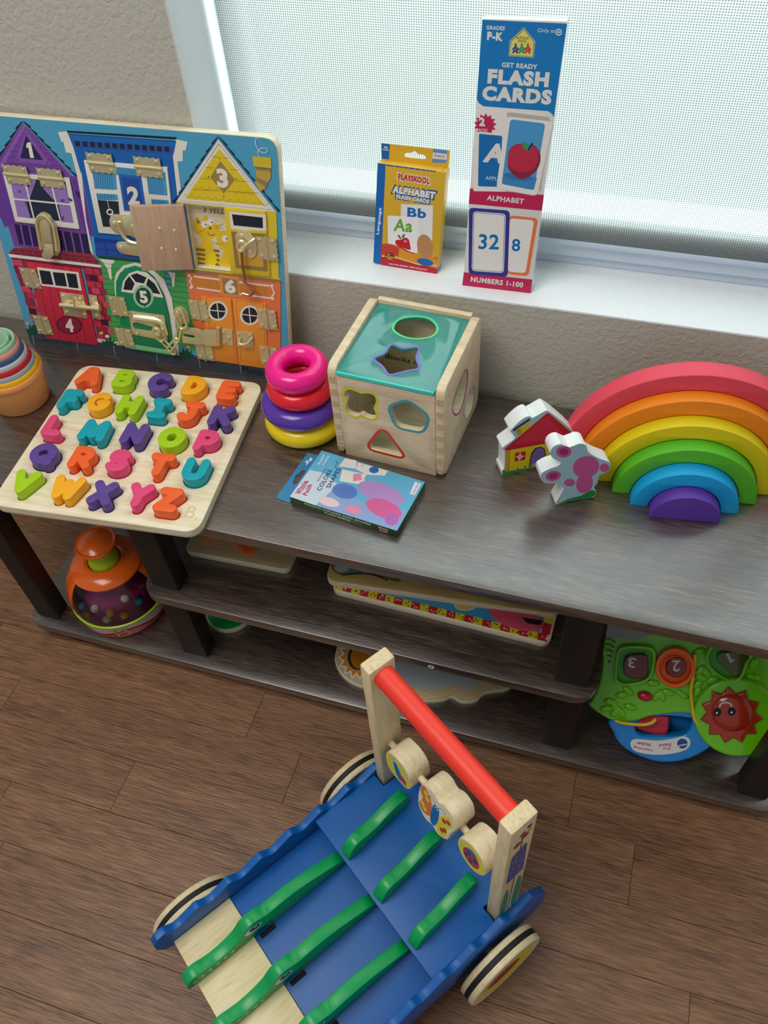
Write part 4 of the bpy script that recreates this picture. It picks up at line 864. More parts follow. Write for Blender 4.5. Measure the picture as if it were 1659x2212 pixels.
pr.text('school', (832, 428), (1005, 437), (834, 372), '#1c1c28', .0); pr.text('zone', (855, 472), (975, 478), (857, 436), '#1c1c28', .0)
for x, c in ((822, '#3c4a9c'), (912, '#3c9a68'), (998, '#c83c50')):
    pr.poly(ell(x, 512, 17, 25, 14), c); pr.line([(x - 42, 582), (x - 10, 548), (x + 10, 548), (x + 38, 590)], .0022, c); pr.line([(x - 45, 625), (x - 2, 588), (x + 32, 632)], .0022, c)
pr.text('Only at', (1135, 345), (1385, 355), (1140, 272), G, .0); pr.poly(ell(1440, 328, 46, 50, 24), G); pr.poly(ell(1440, 328, 30, 33, 20), '#0a7cc4'); pr.poly(ell(1440, 328, 15, 17, 14), G)
pr.text('GET READY', (622, 828), (1130, 862), (628, 758), G, .035); pr.text('FLASH', (415, 1065), (1288, 1120), (430, 850), G, .06); pr.text('CARDS', (338, 1305), (1328, 1372), (352, 1092), G, .06)
pr.poly([(700, 1480), (760, 1478), (1290, 1545), (1330, 1610), (1320, 1660), (1180, 2600), (640, 2500), (620, 2400)], '#bdbab4')
st_ = star(385, 1655, 165, 118, 13, 80); pr.poly([(x, y * 1) for x, y in st_ if True], PK)
pr.text('2', (298, 1672), (382, 1680), (298, 1545), G, .06); pr.text('PACK!', (262, 1752), (422, 1764), (264, 1704), G, .01)
pr.zc = zS2
pr.poly([(225, 552), (1245, 645), (1215, 862), (208, 765)], PK); pr.poly([(140, 1710), (1085, 1812), (1060, 2005), (118, 1895)], PK)
pr.poly(roundpoly([(290, -230), (660, -200), (740, 600), (268, 592)], 30), '#efece8')
pr.poly(roundpoly([(350, -200), (670, -170), (640, 535), (335, 525)], 25), '#0a70b8'); pr.text('A', (395, 190), (690, 215), (460, -75), G, .05); pr.text('APPLE', (435, 432), (640, 448), (437, 385), G, .0)
pr.poly(roundpoly([(725, -440), (1390, -360), (1150, 665), (585, 560)], 70), '#cfccc8'); pr.poly(roundpoly([(720, -440), (1375, -365), (1150, 652), (590, 555)], 60), '#efece8')
pr.poly(roundpoly([(780, -400), (1265, -340), (1105, 580), (660, 495)], 50), '#4a9cd4'); pr.poly([(690, 340), (1150, 405), (1105, 575), (665, 490)], '#3c8cc8'); pr.poly(ell(890, 395, 200, 52, 24, rot=7), '#2f78b4')
pr.poly(catmull([(745, 150), (770, 20), (850, -50), (960, -60), (1020, -40), (1110, -40), (1190, 60), (1190, 200), (1120, 330), (960, 428), (840, 380), (755, 280)], 4), '#8c2440'); pr.poly(catmull([(750, 130), (780, 10), (850, -45), (960, -50), (1020, -25), (1100, -30), (1165, 40), (1160, 180), (1090, 290), (950, 330), (830, 300), (755, 230)], 4), '#c22848')
pr.poly([(930, -90), (990, -80), (1075, 0), (1035, 45), (960, 0)], '#3c9468'); pr.line([(1030, 30), (1085, -70)], .0022, '#24304c')
pr.text('ALPHABET', (455, 715), (965, 768), (462, 645), G, .035); pr.text('NUMBERS 1-100', (232, 1840), (952, 1922), (240, 1768), G, .035)
pr.poly(roundpoly([(770, 925), (1165, 965), (1030, 1765), (740, 1735)], 60), '#ec7c4a'); pr.poly(roundpoly([(775, 965), (1110, 995), (990, 1722), (745, 1700)], 50), '#efece8')
pr.poly(roundpoly([(212, 818), (775, 860), (745, 1775), (205, 1735)], 60), '#343494'); pr.poly(roundpoly([(268, 868), (720, 905), (692, 1722), (248, 1690)], 55), '#efece8'); pr.line(roundpoly([(280, 885), (705, 920), (680, 1708), (262, 1675)], 50) + [(280, 930)], .0006, '#343494')
pr.text('32', (340, 1392), (620, 1400), (350, 1182), '#0a70b8', .02); pr.text('8', (798, 1418), (915, 1425), (805, 1245), '#0a70b8', .02)
pr.out('front_artwork', fe)

pb = boxplane((808, 570), (944, 591), (963, 372), .3690, ZS + .0003, .0175)
pe = empty('alphabet_card_box', pb.M, label='small yellow ALPHABET FLASH CARDS hanging box with blue side stripe standing on the window sill', cat='box')
zP = (780, 280, 6.505); zPf = zc(*zP)
q = pb.pts([(808, 570), (944, 591), (963, 372), (816, 352)]); q[0] = (q[0][0], 0); q[1] = (q[1][0], 0); topy = (q[2][1] + q[3][1]) / 2
B().prism([q], -.0165, 0, .0004).out('carton', mat('yellow_card', '#dcae28', .35, coat=.3), pe, smooth=30)
tb = pb.pts(zPf([(285, 190), (1250, 292), (1225, 560), (290, 440)]), -.0165)
hang = pb.pts(catmull(zPf([(610, 355), (640, 325), (705, 325), (755, 300), (800, 340), (880, 350), (908, 385), (880, 412), (640, 385)]), 3), -.0165)
tb = [(tb[0][0], tb[0][1]), tb[1], (tb[2][0], topy - .004), (tb[3][0], topy - .004)]
B().prism([tb, hang], -.0168, -.0162, 0).out('hang_tab', MATS['yellow_card'], pe, smooth=0)
pr = Print(pb, -.0161, zP); pr.poly([(287, 190), (405, 205), (388, 440), (290, 440)], '#0a64b0'); pr.text('36', (318, 262), (375, 268), (322, 228), '#e8e8f0', .03); pr.text('CARDS', (303, 290), (392, 298), (304, 270), '#e8e8f0', .03)
pr.poly([(1015, 270), (1208, 290), (1205, 440), (1180, 470), (1000, 462)], '#5a8cd0'); pr.poly([(1010, 320), (1206, 342), (1204, 425), (1004, 405)], '#d8dce4'); pr.text('PreK-K', (1035, 382), (1178, 398), (1036, 345), '#a82040', .02); pr.out('tab_artwork', pe)
pr = Print(pb, 0, zP); BL_ = '#0c66b8'
pr.poly([(232, 470), (345, 482), (282, 1885), (172, 1868)], BL_); pr.text('Language', (262, 1475), (300, 1100), (210, 1470), '#e8e8f0', .03)
for k in range(9): w_ = 110 - k * 10; x = 355 + sum(118 - j * 10 for j in range(k)); pr.poly([(x, 488 + (x - 355) * .13), (x + w_, 488 + (x + w_ - 355) * .13), (x + w_, 508 + (x + w_ - 355) * .13), (x, 508 + (x - 355) * .13)], '#2a62a8')
pr.text('PLAYSKOOL', (515, 700), (962, 770), (522, 612), '#c0243c', .05, '#f4e8e4', .0012)
pr.text('ALPHABET', (435, 885), (1035, 975), (448, 788), '#e8ecf4', .06, '#1c58a0', .0018); pr.text('FLASH CARDS', (490, 965), (955, 1042), (498, 905), '#e8ecf4', .05, '#1c58a0', .0014)
pr.poly(roundpoly([(560, 1042), (1012, 1068), (1000, 1560), (552, 1540)], 14), '#e9e8ec'); pr.text('Bb', (648, 1225), (912, 1250), (652, 1090), '#1468b8', .035)
pr.poly(roundpoly([(372, 1205), (805, 1232), (790, 1740), (378, 1640)], 14), '#f2f0f2'); pr.text('Aa', (452, 1425), (715, 1445), (470, 1248), '#6aaa34', .03)
pr.poly(catmull([(480, 1580), (500, 1550), (560, 1545), (620, 1515), (670, 1545), (685, 1600), (690, 1690), (560, 1650), (500, 1620)], 3), '#c4202c'); pr.poly(ell(622, 1568, 22, 20, 12), '#e88c80'); pr.line([(522, 1480), (558, 1535)], .0024, '#8a4a30'); pr.poly([(570, 1520), (580, 1480), (622, 1462), (610, 1505), (585, 1528)], '#2c8c48')
pr.poly(catmull([(285, 1610), (400, 1605), (560, 1650), (700, 1720), (900, 1790), (1080, 1800)], 4, False) + [(1065, 2030), (275, 1890)], '#c02030'); pr.poly(catmull([(290, 1625), (400, 1618), (560, 1668), (700, 1735), (1078, 1815)], 4, False) + [(1070, 1950), (800, 1880), (500, 1790), (290, 1760)], '#e09428'); pr.poly([(290, 1625), (400, 1620), (540, 1670), (520, 1780), (290, 1755)], '#cc4030')
pr.line([(290, 1775), (500, 1800), (800, 1890), (1072, 1910)], .0016, '#ecd070')
pr.poly(ell(400, 1780, 68, 54, 20), '#7c2c20'); pr.text('Mr', (372, 1765), (412, 1768), (372, 1742), '#f0c850', .02); pr.text('Potato', (346, 1796), (452, 1806), (346, 1768), '#f0c850', .02); pr.text('Head', (366, 1822), (440, 1828), (366, 1800), '#f0c850', .02)
pr.text('Learn the alphabet while having fun!', (385, 1895), (925, 1985), (388, 1868), '#f0e8e8', .03)
pr.poly(ell(900, 1640, 110, 170, 26, rot=-12), '#c08a58'); pr.poly(ell(900, 1860, 120, 50, 20, rot=12), '#1a68b4')
pr.out('front_artwork', pe)
spl = Plane(pb.o + pb.x * q[1][0], -pb.n, pb.x); pr = Print(spl); w_ = q[2][0] - q[1][0]
pr.loc([(0, 0), (.0165, 0), (.0165, topy), (0, topy)], '#3a80d0'); o = pr.out('side_artwork', pe); o.matrix_local = pe.matrix_world.inverted() @ spl.M

# ------------------------------------------------------------------ card box lying on the table
zW = (580, 960, 4.74); zWf = zc(*zW); HB = .0125
tp_ = Plane((0.27, .05, T + HB), (1, -.08, 0), (0, 0, 1))
tq = tp_.pts(zWf([(217, 535), (1315, 885), (1602, 385), (545, 62)]))
ce = empty('lying_card_box', Matrix.Translation((0, 0, -HB)) @ tp_.M, label='blue COLORS and SHAPES flash card box with green side lying flat on the shelf top', cat='box')
B().prism([tq], 0, HB, .0003).out('carton', mat('dark_green_card', '#2f5a30', .4), ce, smooth=0)
t2 = Plane((tp_.o.x, tp_.o.y, T), tp_.x, (0, 0, 1))
tabq = t2.pts(zWf([(75, 547), (217, 597), (600, 130), (400, 84)]), .001); hh_ = t2.pts(catmull(zWf([(255, 405), (250, 385), (270, 350), (275, 320), (310, 300), (340, 268), (375, 268), (375, 290), (335, 340), (310, 380), (280, 408)]), 3), .001)
B().prism([tabq, hh_], .0002, .0009, 0).out('hang_tab', mat('blue_card', '#3a86b8', .35), ce, smooth=0)
pr = Print(t2, .0009, zW); pr.text('36', (385, 215), (455, 155), (372, 180), '#dfe9f2', .05); pr.out('tab_artwork', ce)
pr = Print(tp_, 0, zW); pr.poly([(217, 535), (1315, 885), (1602, 385), (545, 62)], '#62b2d8')
pr.poly([(420, 262), (560, 290), (700, 400), (640, 480), (480, 625), (217, 535)], '#c6d6e2'); pr.poly([(480, 625), (640, 480), (900, 560), (1330, 650), (1420, 700), (1315, 885)], '#8aa6d6')
pr.text('FLASH', (528, 207), (580, 108), (505, 203), '#e8eef4', .02); pr.text('CARDS', (565, 215), (625, 120), (548, 210), '#e8eef4', .02)
pr.text("POOH'S", (515, 378), (598, 250), (497, 372), '#1c2c5c', .02); pr.text('COLORS', (535, 478), (655, 268), (490, 466), '#1c2c5c', .02); pr.text('and', (690, 248), (718, 182), (662, 240), '#1c2c5c', .0); pr.text('SHAPES', (630, 450), (748, 250), (585, 440), '#1c2c5c', .02)
pr.text('Winnie', (330, 520), (412, 385), (265, 500), '#a8406c', .05, '#f0e6ee', .001); pr.text('the', (385, 465), (412, 425), (368, 460), '#a8406c', .03); pr.text('Pooh', (395, 530), (455, 415), (345, 515), '#a8406c', .05, '#f0e6ee', .001)
for P in ([(785, 140), (900, 165), (900, 250), (720, 225)], [(915, 185), (1225, 270), (1190, 320), (1000, 310), (900, 255)], [(755, 255), (1010, 310), (960, 415), (728, 375)]): pr.poly(P, '#e4e2dc')
pr.poly([(868, 300), (945, 300), (958, 365), (865, 380)], '#e08cac'); pr.poly(ell(1080, 262, 50, 34, 20), '#1c6cc0'); pr.text('blue', (952, 235), (988, 205), (945, 222), '#2c68b8', .0); pr.text('square', (985, 365), (1018, 320), (970, 355), '#202020', .0)
pr.poly([(1500, 385), (1565, 400), (1498, 520), (1445, 508)], '#e6e8ee'); pr.text('bendon', (1493, 505), (1552, 395), (1462, 498), '#b04068', .0)
for x, y, rx, ry, r, c in ((620, 590, 110, 45, 15, '#e8c8c8'), (780, 480, 130, 75, 10, '#5878c4'), (1150, 500, 250, 100, 20, '#b48ccc'), (1180, 660, 190, 90, 20, '#d8609c'), (870, 670, 90, 40, 12, '#e488b0'), (1260, 770, 70, 60, 0, '#b468b8')): pr.poly(ell(x, y, rx, ry, 26, rot=r), c)
o = pr.out('top_artwork', ce); o.matrix_local = Matrix.Translation((0, 0, HB))
f0, f1 = Vector((*tq[0], 0)), Vector((*tq[1], 0)); W0 = tp_.M @ f0; W1 = tp_.M @ f1; dx_ = (W1 - W0).normalized()
fsd = Plane(W0 - Vector((0, 0, HB)), dx_, dx_.cross(Vector((0, 0, 1)))); pr = Print(fsd, 0, zW)
Lf = (W1 - W0).length
pr.text("POOH'S COLORS AND SHAPES", (Lf * .14, .0068), (Lf * .76, .0068), (Lf * .14, .0100), '#e4ecdc', .02, local=True); pr.text('FLASH CARDS', (Lf * .33, .0022), (Lf * .57, .0022), (Lf * .33, .0050), '#e4ecdc', .02, local=True)
pr.text('Winnie', (Lf * .83, .0065), (Lf * .92, .0065), (Lf * .83, .0108), '#e8a0b0', .04, local=True); pr.text('Pooh', (Lf * .84, .0022), (Lf * .91, .0022), (Lf * .84, .0060), '#e8a0b0', .04, local=True)
o = pr.out('side_artwork', ce); o.matrix_local = ce.matrix_world.inverted() @ fsd.M

# ------------------------------------------------------------------ alligator push walker
yawW = R_(-34.74); WM = Matrix.Translation((.4995, -.1967, 0)) @ Matrix.Rotation(yawW, 4, 'Z')      # x across, -y towards the snouts
wk = empty('push_walker', WM, label='blue wooden push walker with three green alligators and a red handle bar on the floor', cat='push toy')
blue = mat('walker_blue', '#005cac', .42, bump=.06, bscale=900); green = mat('walker_green', '#06a055', .3, bump=.04, bscale=600)
NZ = mat('slot_shade_black', '#0a0f1c', .8)
B().prism([[(-.1119, -.0815), (.1119, -.0815), (.1119, .0115), (.0925, .0115), (.0925, .051), (-.0925, .051), (-.0925, .0115), (-.1119, .0115)]], .1194, .1274, .0008).out('rear_deck', blue, wk)
B().prism([[(-.1119, -.2115), (.1119, -.2115), (.1119, .045), (-.1119, .045)]], .090, .0985, .0006).out('lower_deck', blue, wk)
B().prism([[(-.1119, -.289), (.1119, -.289), (.1119, -.212), (-.1119, -.212)]], .092, .1005, .0006).out('front_board', wood('walker_board', ['#d6c08e', '#e6d4a6', '#eedfb8'], rough=.42, stretch=(60, 8, 60), fine=(300, 40, 300), bump=.05), wk)
Mside = Matrix(((0, 0, 1, 0), (-1, 0, 0, 0), (0, 1, 0, 0), (0, 0, 0, 1)))           # (v, z) outline -> across thickness
P = [(-.085, .055), (-.088, .075), (-.086, .100)]
W_ = []
for k in range(-2, 7):
    for dv, dz in ((0, .0050), (.003, .0042), (.014, -.001), (.024, -.0052), (.031, -.0050), (.037, -.0002), (.041, .0040)): W_.append((.027 + .044 * k + dv, .1325 + dz))
P += [q for q in catmull(W_, 3, False) if -.075 < q[0] < .292]
P += [(.300, .136), (.307, .126), (.308, .112), (.302, .096), (.290, .088), (.270, .078), (.240, .062), (.20, .060), (.15, .068), (.10, .070), (.06, .062), (.03, .050), (-.03, .046), (-.07, .048)]
for s_ in (-1, 1):
    B().prism([P], s_ * .1170 - .005, s_ * .1170 + .005, .001, M=Mside).out('side_panel', blue, wk)
gat = [(.082, .0990), (.082, .1120), (.100, .1205), (.125, .1300), (.150, .1360), (.170, .1365), (.186, .1360), (.196, .1405), (.207, .1430), (.217, .1390), (.228, .1265), (.242, .1200), (.258, .1175), (.270, .1195), (.281, .1245), (.291, .1235), (.298, .1160), (.299, .1060), (.294, .1010), (.25, .1010), (.215, .1010), (.208, .106), (.200, .110), (.193, .107), (.19, .0990), (.15, .0990)]
gc = catmull(gat, 3)
for uc in (-.063, .0, .063):
    g = B().prism([gc], uc - .0073, uc + .0073, .0010, M=Mside).out('alligator', green, wk)
    pl = Matrix.Translation((uc + .0074, 0, 0)) @ Matrix(((0, 0, 1, 0), (-1, 0, 0, 0), (0, 1, 0, 0), (0, 0, 0, 1)))
    pr = Print(Plane((0, 0, 0), (1, 0, 0), (0, 0, 1)))
    pr.loc(ell(.208, .1275, .0115, .0078, 20, rot=-6), '#e8ece8'); pr.loc(ell(.206, .1285, .0075, .0056, 18), '#1a1c1a'); pr.loc(ell(.2045, .130, .0026, .0018, 10), '#e8ece8')
    pr.line([(.200, .112), (.225, .1105), (.26, .1095), (.294, .109)], .0011, '#0a4a2c', local=True)
    for k in range(6): v = .236 + .010 * k; pr.loc([(v, .1098), (v + .0062, .1096), (v + .0031, .1140)], '#eef0e8')
    pr.loc([(.268, .1205), (.276, .1220), (.275, .1196)], '#0a4a2c')
    o = pr.out('painted_face', g); o.matrix_local = pl
hump = catmull([(-.0225, .1275), (-.0225, .1440), (-.018, .1515), (-.006, .1545), (.012, .1525), (.030, .1485), (.046, .1500), (.058, .1530), (.068, .1500), (.0765, .1370), (.0780, .1275)], 4, False)
for uc in (-.060, .003, .066): B().prism([hump], -.0073, .0073, .0012, M=Matrix.Translation((uc, 0, 0)) @ Matrix.Rotation(R_(4.5), 4, 'Z') @ Mside).out('alligator_back', green, wk)
for uc in (-.063, .0, .063): B().box((uc + .011, -.196, .0989), (.006, .020, .0012)).out('slot_shade_plate', NZ, wk, smooth=0)  # black plates paint the shade inside slots; the deck is not cut
postm = wood('walker_post', ['#cfb788', '#e0cca0', '#ead9b2'], rough=.42, stretch=(60, 60, 7), fine=(300, 300, 30), bump=.05)
for s_ in (-1, 1):
    p_ = B().box((s_ * .1032, .0313, (.055 + .4074) / 2), (.0172, .0343, .4074 - .055), .0028).out('post', postm, wk)
    if s_ > 0:
        pl = Matrix.Translation((s_ * .1032 + .0087, 0, 0)) @ Matrix(((0, 0, 1, 0), (-1, 0, 0, 0), (0, 1, 0, 0), (0, 0, 0, 1)))
        pr = Print(Plane((0, 0, 0), (1, 0, 0), (0, 0, 1))); c = -.0313
        pr.line([(c, .13), (c, .375)], .0012, '#1c1c1c', local=True)
        pr.loc(catmull([(c + .012, .135), (c + .004, .14), (c + .004, .20), (c + .008, .225), (c + .013, .19)], 3), '#1c8a5c'); pr.loc(catmull([(c - .012, .135), (c - .004, .14), (c - .005, .21), (c - .009, .24), (c - .014, .20)], 3), '#1c8a5c')
        pr.loc(roundpoly([(c - .012, .255), (c + .012, .250), (c + .011, .335), (c - .009, .345)], .006), '#42549c')
        random.seed(5)
        for k in range(16): x = c + random.uniform(-.009, .009); y = random.uniform(.26, .33); pr.loc([(x, y), (x + .002, y + .0005), (x + .0015, y + .003)], random.choice(['#dcdca8', '#1c2030']))
        for x, y, r, q in ((c + .006, .362, .005, '#b83c3c'), (c - .003, .372, .005, '#8c3a4c'), (c + .001, .382, .004, '#b83c3c'), (c - .008, .378, .0035, '#dcb840'), (c - .007, .39, .003, '#2c2020')): pr.loc(ell(x, y, r, r * 1.2, 12), q)
        o = pr.out('painted_flower', p_); o.matrix_local = pl
B().cyl((-.098, .0313, .389), (.098, .0313, .389), .0122, 36).out('handle_bar', mat('handle_red', '#f43c2a', .42), wk)
B().cyl((-.098, .0313, .2235), (.098, .0313, .2235), .0042, 14).out('dowel', maple, wk)
Mfr = Matrix(((1, 0, 0, 0), (0, 0, -1, 0), (0, 1, 0, 0), (0, 0, 0, 1)))               # (x, z) outline, faces the snouts
bl1 = roundpoly([(-.022, -.020), (-.012, -.028), (.016, -.026), (.024, -.008), (.020, .018), (.006, .028), (-.016, .024), (-.025, .004)], .008)
bl2 = catmull([(-.029, -.012), (-.030, .014), (-.024, .030), (-.010, .034), (0, .028), (.010, .034), (.024, .031), (.031, .014), (.027, -.004), (.024, -.024), (.010, -.035), (0, -.030), (-.012, -.034), (-.024, -.026)], 3)
bl3 = ell(0, 0, .0225, .027, 30)
blocks = [(-.0625, bl1), (.0035, bl2), (.0635, bl3)]
for k, (uc, P3) in enumerate(blocks):
    Mt = Matrix.Translation((uc, .0313, .2235)) @ Matrix.Rotation(R_((-3, -9, -5)[k]), 4, 'X')
    q = B().prism([P3], -.0150, .0150, .0018, M=Mfr).out('spinner_block', maple, wk); q.matrix_local = Mt
    pr = Print(Plane((0, 0, 0), (1, 0, 0), (0, 0, 1))); pr.L = .0151
    if k == 1:
        pr.loc([(x * .93, y * .93) for x, y in P3], '#f0e6d0')
        pr.loc(catmull([(-.004, -.004), (-.012, .020), (-.024, .028), (-.028, .014), (-.022, .002), (-.026, -.014), (-.018, -.024), (-.006, -.016)], 3), '#e07a3c'); pr.loc(catmull([(.004, -.004), (.012, .016), (.022, .024), (.027, .010), (.021, -.002), (.022, -.020), (.012, -.030), (.004, -.018)], 3), '#eed81c')
        for x, y, c in ((-.019, .018, '#f0dc20'), (-.015, .010, '#f0dc20'), (-.021, -.008, '#f0dc20'), (-.016, -.014, '#f0dc20'), (.020, .012, '#c02028'), (.014, .006, '#c02028'), (.014, -.016, '#c02028'), (.018, -.010, '#c02028')): pr.loc(ell(x, y, .0036, .0042, 12), c)
        pr.loc(catmull([(-.005, -.022), (.002, -.026), (.006, -.008), (.005, .010), (.003, .016), (-.004, .016), (-.006, .004)], 3), '#1c6cb0')
        for s_ in (-1, 1): pr.line([(s_ * .002, .016), (s_ * .005, .022), (s_ * .011, .025), (s_ * .013, .021), (s_ * .010, .019)], .0006, '#202020', local=True); pr.loc(ell(s_ * .0018, .013, .0012, .0014, 8), '#ffffff')
    else:
        pr.loc([(x * .90, y * .90) for x, y in P3], '#e8dc28')
        if k == 2:
            pr.loc(ell(0, -.002, .013, .016, 20), '#c02c3c')
            for x, y in ((-.005, .002), (.006, .000), (0, -.010), (-.008, -.007)): pr.loc(ell(x, y, .003, .0036, 10), '#1c2c6c')
            pr.loc(ell(0, .011, .007, .005, 14), '#1c6cb0')
        else:
            pr.loc(catmull([(-.010, .016), (-.002, .010), (.004, .0), (.010, -.012), (.002, -.020), (-.006, -.008)], 3), '#1c6cb0'); pr.loc(catmull([(.004, -.004), (.014, -.006), (.014, -.018), (.004, -.016)], 3), '#c0286c')
            for x, y in ((-.008, .012), (-.003, .015)): pr.loc(ell(x, y, .002, .002, 8), '#f0f0f0')
    o = pr.out('painted_insect', q); o.matrix_local = Mfr
rubber = mat('black_rubber', '#16181c', .6)
whm = wood('wheel_wood', ['#d2bc8c', '#e2cfa4', '#ecdcb8'], rough=.45, stretch=(30, 30, 30), fine=(200, 200, 200), bump=.05)
Mw = Matrix.Rotation(R_(90), 4, 'Y')
for s_ in (-1, 1):
    for v in (0, .2535):
        x0 = s_ * .1395 - (.004 if s_ < 0 and v == 0 else 0)
        w_ = B().lathe([(0, -.0105), (.0535, -.0105), (.0548, -.009), (.0548, -.0035), (.0528, -.003), (.0528, .003), (.0548, .0035), (.0548, .009), (.0535, .0105), (0, .0105)], (0, 0, 0), 64, M=Matrix.Translation((x0, -v, .055)) @ Mw).out('wheel', whm, wk)
        B().lathe([(.0526, -.0031), (.0551, -.0026), (.0551, .0026), (.0526, .0031)], (0, 0, 0), 64, M=Matrix.Translation((x0, -v, .055)) @ Mw).out('tyre_band', rubber, w_)
        pl = Matrix.Translation((x0 + s_ * .0106, -v, .055)) @ Matrix(((0, 0, s_, 0), (-s_, 0, 0, 0), (0, 1, 0, 0), (0, 0, 0, 1)))
        pr = Print(Plane((0, 0, 0), (1, 0, 0), (0, 0, 1)))
        pr.loc(ell(-.002, .004, .040, .037, 30), '#ead81e'); pr.loc(ell(.006, .012, .026, .020, 24), '#b43428')
        for x, y in ((.0, .016), (.012, .014), (.004, .004), (.018, .006)): pr.loc(ell(x, y, .0042, .0042, 12), '#20305c')
        o = pr.out('painted_ladybird', w_); o.matrix_local = pl
for v in (0, .2535): B().cyl((-.127, -v, .055), (.127, -v, .055), .0045, 12).out('axle', maple, wk)

# ------------------------------------------------------------------ popper dome toy on the bottom board
pcx, pcy, pz0 = -.083, .078, T - .37
po = empty('ball_popper_toy', loc=(pcx, pcy, pz0), label='orange capped see-through dome toy full of coloured balls on the bottom board', cat='toy')
orange = mat('popper_orange', '#e8641c', .22, coat=.4); lime = mat('popper_lime', '#a8c820', .3); maroon = mat('popper_maroon', '#7a1c50', .35)
B().lathe([(0, 0), (.066, 0), (.0695, .003), (.0715, .014), (.0740, .030), (.0750, .036), (.0735, .0385), (0, .0385)], seg=60).out('base', mat('popper_base', '#b8585c', .25, coat=.4), po)
B().lathe([(.0742, .0350), (.0765, .0356), (.0768, .0392), (.0745, .0405), (.0735, .0390)], seg=60, close=True).out('rim_band', lime, po)
B().lathe([(.072, .0386), (.060, .050), (.045, .066), (.032, .088), (.0, .092)], seg=48).out('inner_cone', maroon, po)
clear = bpy.data.materials.new('clear_plastic'); clear.use_nodes = True; nt = clear.node_tree; nt.nodes.clear()
o_ = nt.nodes.new('ShaderNodeOutputMaterial'); mxs = nt.nodes.new('ShaderNodeMixShader'); tr = nt.nodes.new('ShaderNodeBsdfTransparent'); gl = nt.nodes.new('ShaderNodeBsdfGlossy'); gl.inputs['Roughness'].default_value = .06; lw = nt.nodes.new('ShaderNodeLayerWeight'); lw.inputs[0].default_value = .3
tr.inputs[0].default_value = (.93, .93, .92, 1); nt.links.new(lw.outputs['Fresnel'], mxs.inputs[0]); nt.links.new(tr.outputs[0], mxs.inputs[1]); nt.links.new(gl.outputs[0], mxs.inputs[2]); nt.links.new(mxs.outputs[0], o_.inputs[0])
dome = [(.0740, .0400), (.0745, .052), (.0730, .066), (.0680, .082), (.0600, .096), (.0500, .107)]
B().lathe(dome, seg=56).out('clear_dome', clear, po)
od_ = [(r + .0014, z + .0004) for r, z in dome] + [(r - .0006, z) for r, z in dome[::-1]]
for a0, a1 in ((2, 88), (122, 240)):
    B().lathe(od_, seg=24, a0=R_(a0), a1=R_(a1)).out('orange_shell', orange, po)
B().lathe([(.0530, .1030), (.0545, .1080), (.0500, .1130), (.0400, .1180), (.0300, .1200), (.0260, .1180), (.0245, .1100), (.0290, .1060)], seg=56, close=True).out('collar', orange, po)
B().lathe([(.0235, .105), (.0240, .118), (.0220, .124), (.0190, .130), (.0185, .142), (.0200, .148), (.0, .148)], seg=40).out('neck', lime, po)
B().lathe([(0, .146), (.0200, .147), (.0290, .152), (.0315, .157), (.0300, .1605), (.0285, .1595), (.0265, .1590), (.0180, .1640), (.009, .1665), (.0, .1672)], seg=48).out('push_knob', orange, po)
for k, (az, r, zz, c) in enumerate([(-120, .066, .050, '#38a8cc'), (-96, .060, .054, '#c8c4bc'), (-70, .063, .052, '#e0a04c'), (-24, .062, .052, '#38a8cc'), (-40, .052, .064, '#c8bfae'), (-104, .069, .0455, '#8a8838'), (-76, .0690, .0440, '#dcd2b8'), (-52, .068, .0455, '#e8a840'), (-140, .062, .052, '#7c3060'), (20, .062, .052, '#c8c4bc')]):
    o = B().sphere((0, 0, 0), .0067, seg=18).out('ball', mat('ball_' + c, c, .4), po, smooth=60); o.location = (r * math.cos(R_(az)) * .93, r * math.sin(R_(az)) * .93, zz + .003)
for a0, r, zz, c1, c2 in ((-160, .0745, .068, '#b81c5c', '#c0b050'), (14, .0735, .072, '#c83c2c', '#e87838'), (30, .066, .092, '#5c4c9c', '#5c4c9c')):
    pl = Plane((0, 0, 0), (-math.sin(R_(a0)), math.cos(R_(a0)), 0), (math.cos(R_(a0)), math.sin(R_(a0)), 0)); pl.o = Vector((math.cos(R_(a0)) * (r + .0022), math.sin(R_(a0)) * (r + .0022), zz)); pr = Print(pl)
    pr.loc(ell(0, 0, .0042 if c1 != c2 else .002, .0075 if c1 != c2 else .0025, 18), c1); pr.loc(ell(0, 0, .0026 if c1 != c2 else .001, .0050 if c1 != c2 else .001, 14), c2); o = pr.out('flower_sticker', po); o.matrix_local = pl.M @ Matrix.Rotation(R_(-14), 4, 'X')
# swirly B and white flames on the base, wrapped around it
pr = Print(Plane((0, 0, 0), (1, 0, 0), (0, 0, 1)))
def wrapV(o, a_c):
    for v in o.data.vertices:
        a = R_(a_c) + v.co.x / .0725; z = v.co.y; r = (.0695 + (z - .003) / .033 * .0055 if z > .003 else .0695) + .0009 + v.co.z; v.co = Vector((r * math.cos(a), r * math.sin(a), z))
def strip(pr, x0, x1, f0, f1, c, n=24):
    for k in range(n):
        xa, xb = x0 + (x1 - x0) * k / n, x0 + (x1 - x0) * (k + 1) / n; pr.loc([(xa, f0(xa)), (xb, f0(xb)), (xb, f1(xb)), (xa, f1(xa))], c)
strip(pr, -.11, .09, lambda x: .020 + .006 * math.sin(x * 60), lambda x: .0345, '#c8b4ae', 40)
strip(pr, -.11, .09, lambda x: .004, lambda x: .016 + .006 * math.sin(x * 60), '#b83c44', 40)
pr.loc(ell(-.050, .016, .012, .008, 20), '#a89c30'); pr.loc(ell(.012, .018, .013, .014, 20), '#b83c44')
for k in range(6): pr.line([(.003 + .002 * math.sin(k), .006 + k * .004), (.004 + .002 * math.sin(k + 1), .010 + k * .004)], .0035, '#c4b040', local=True)
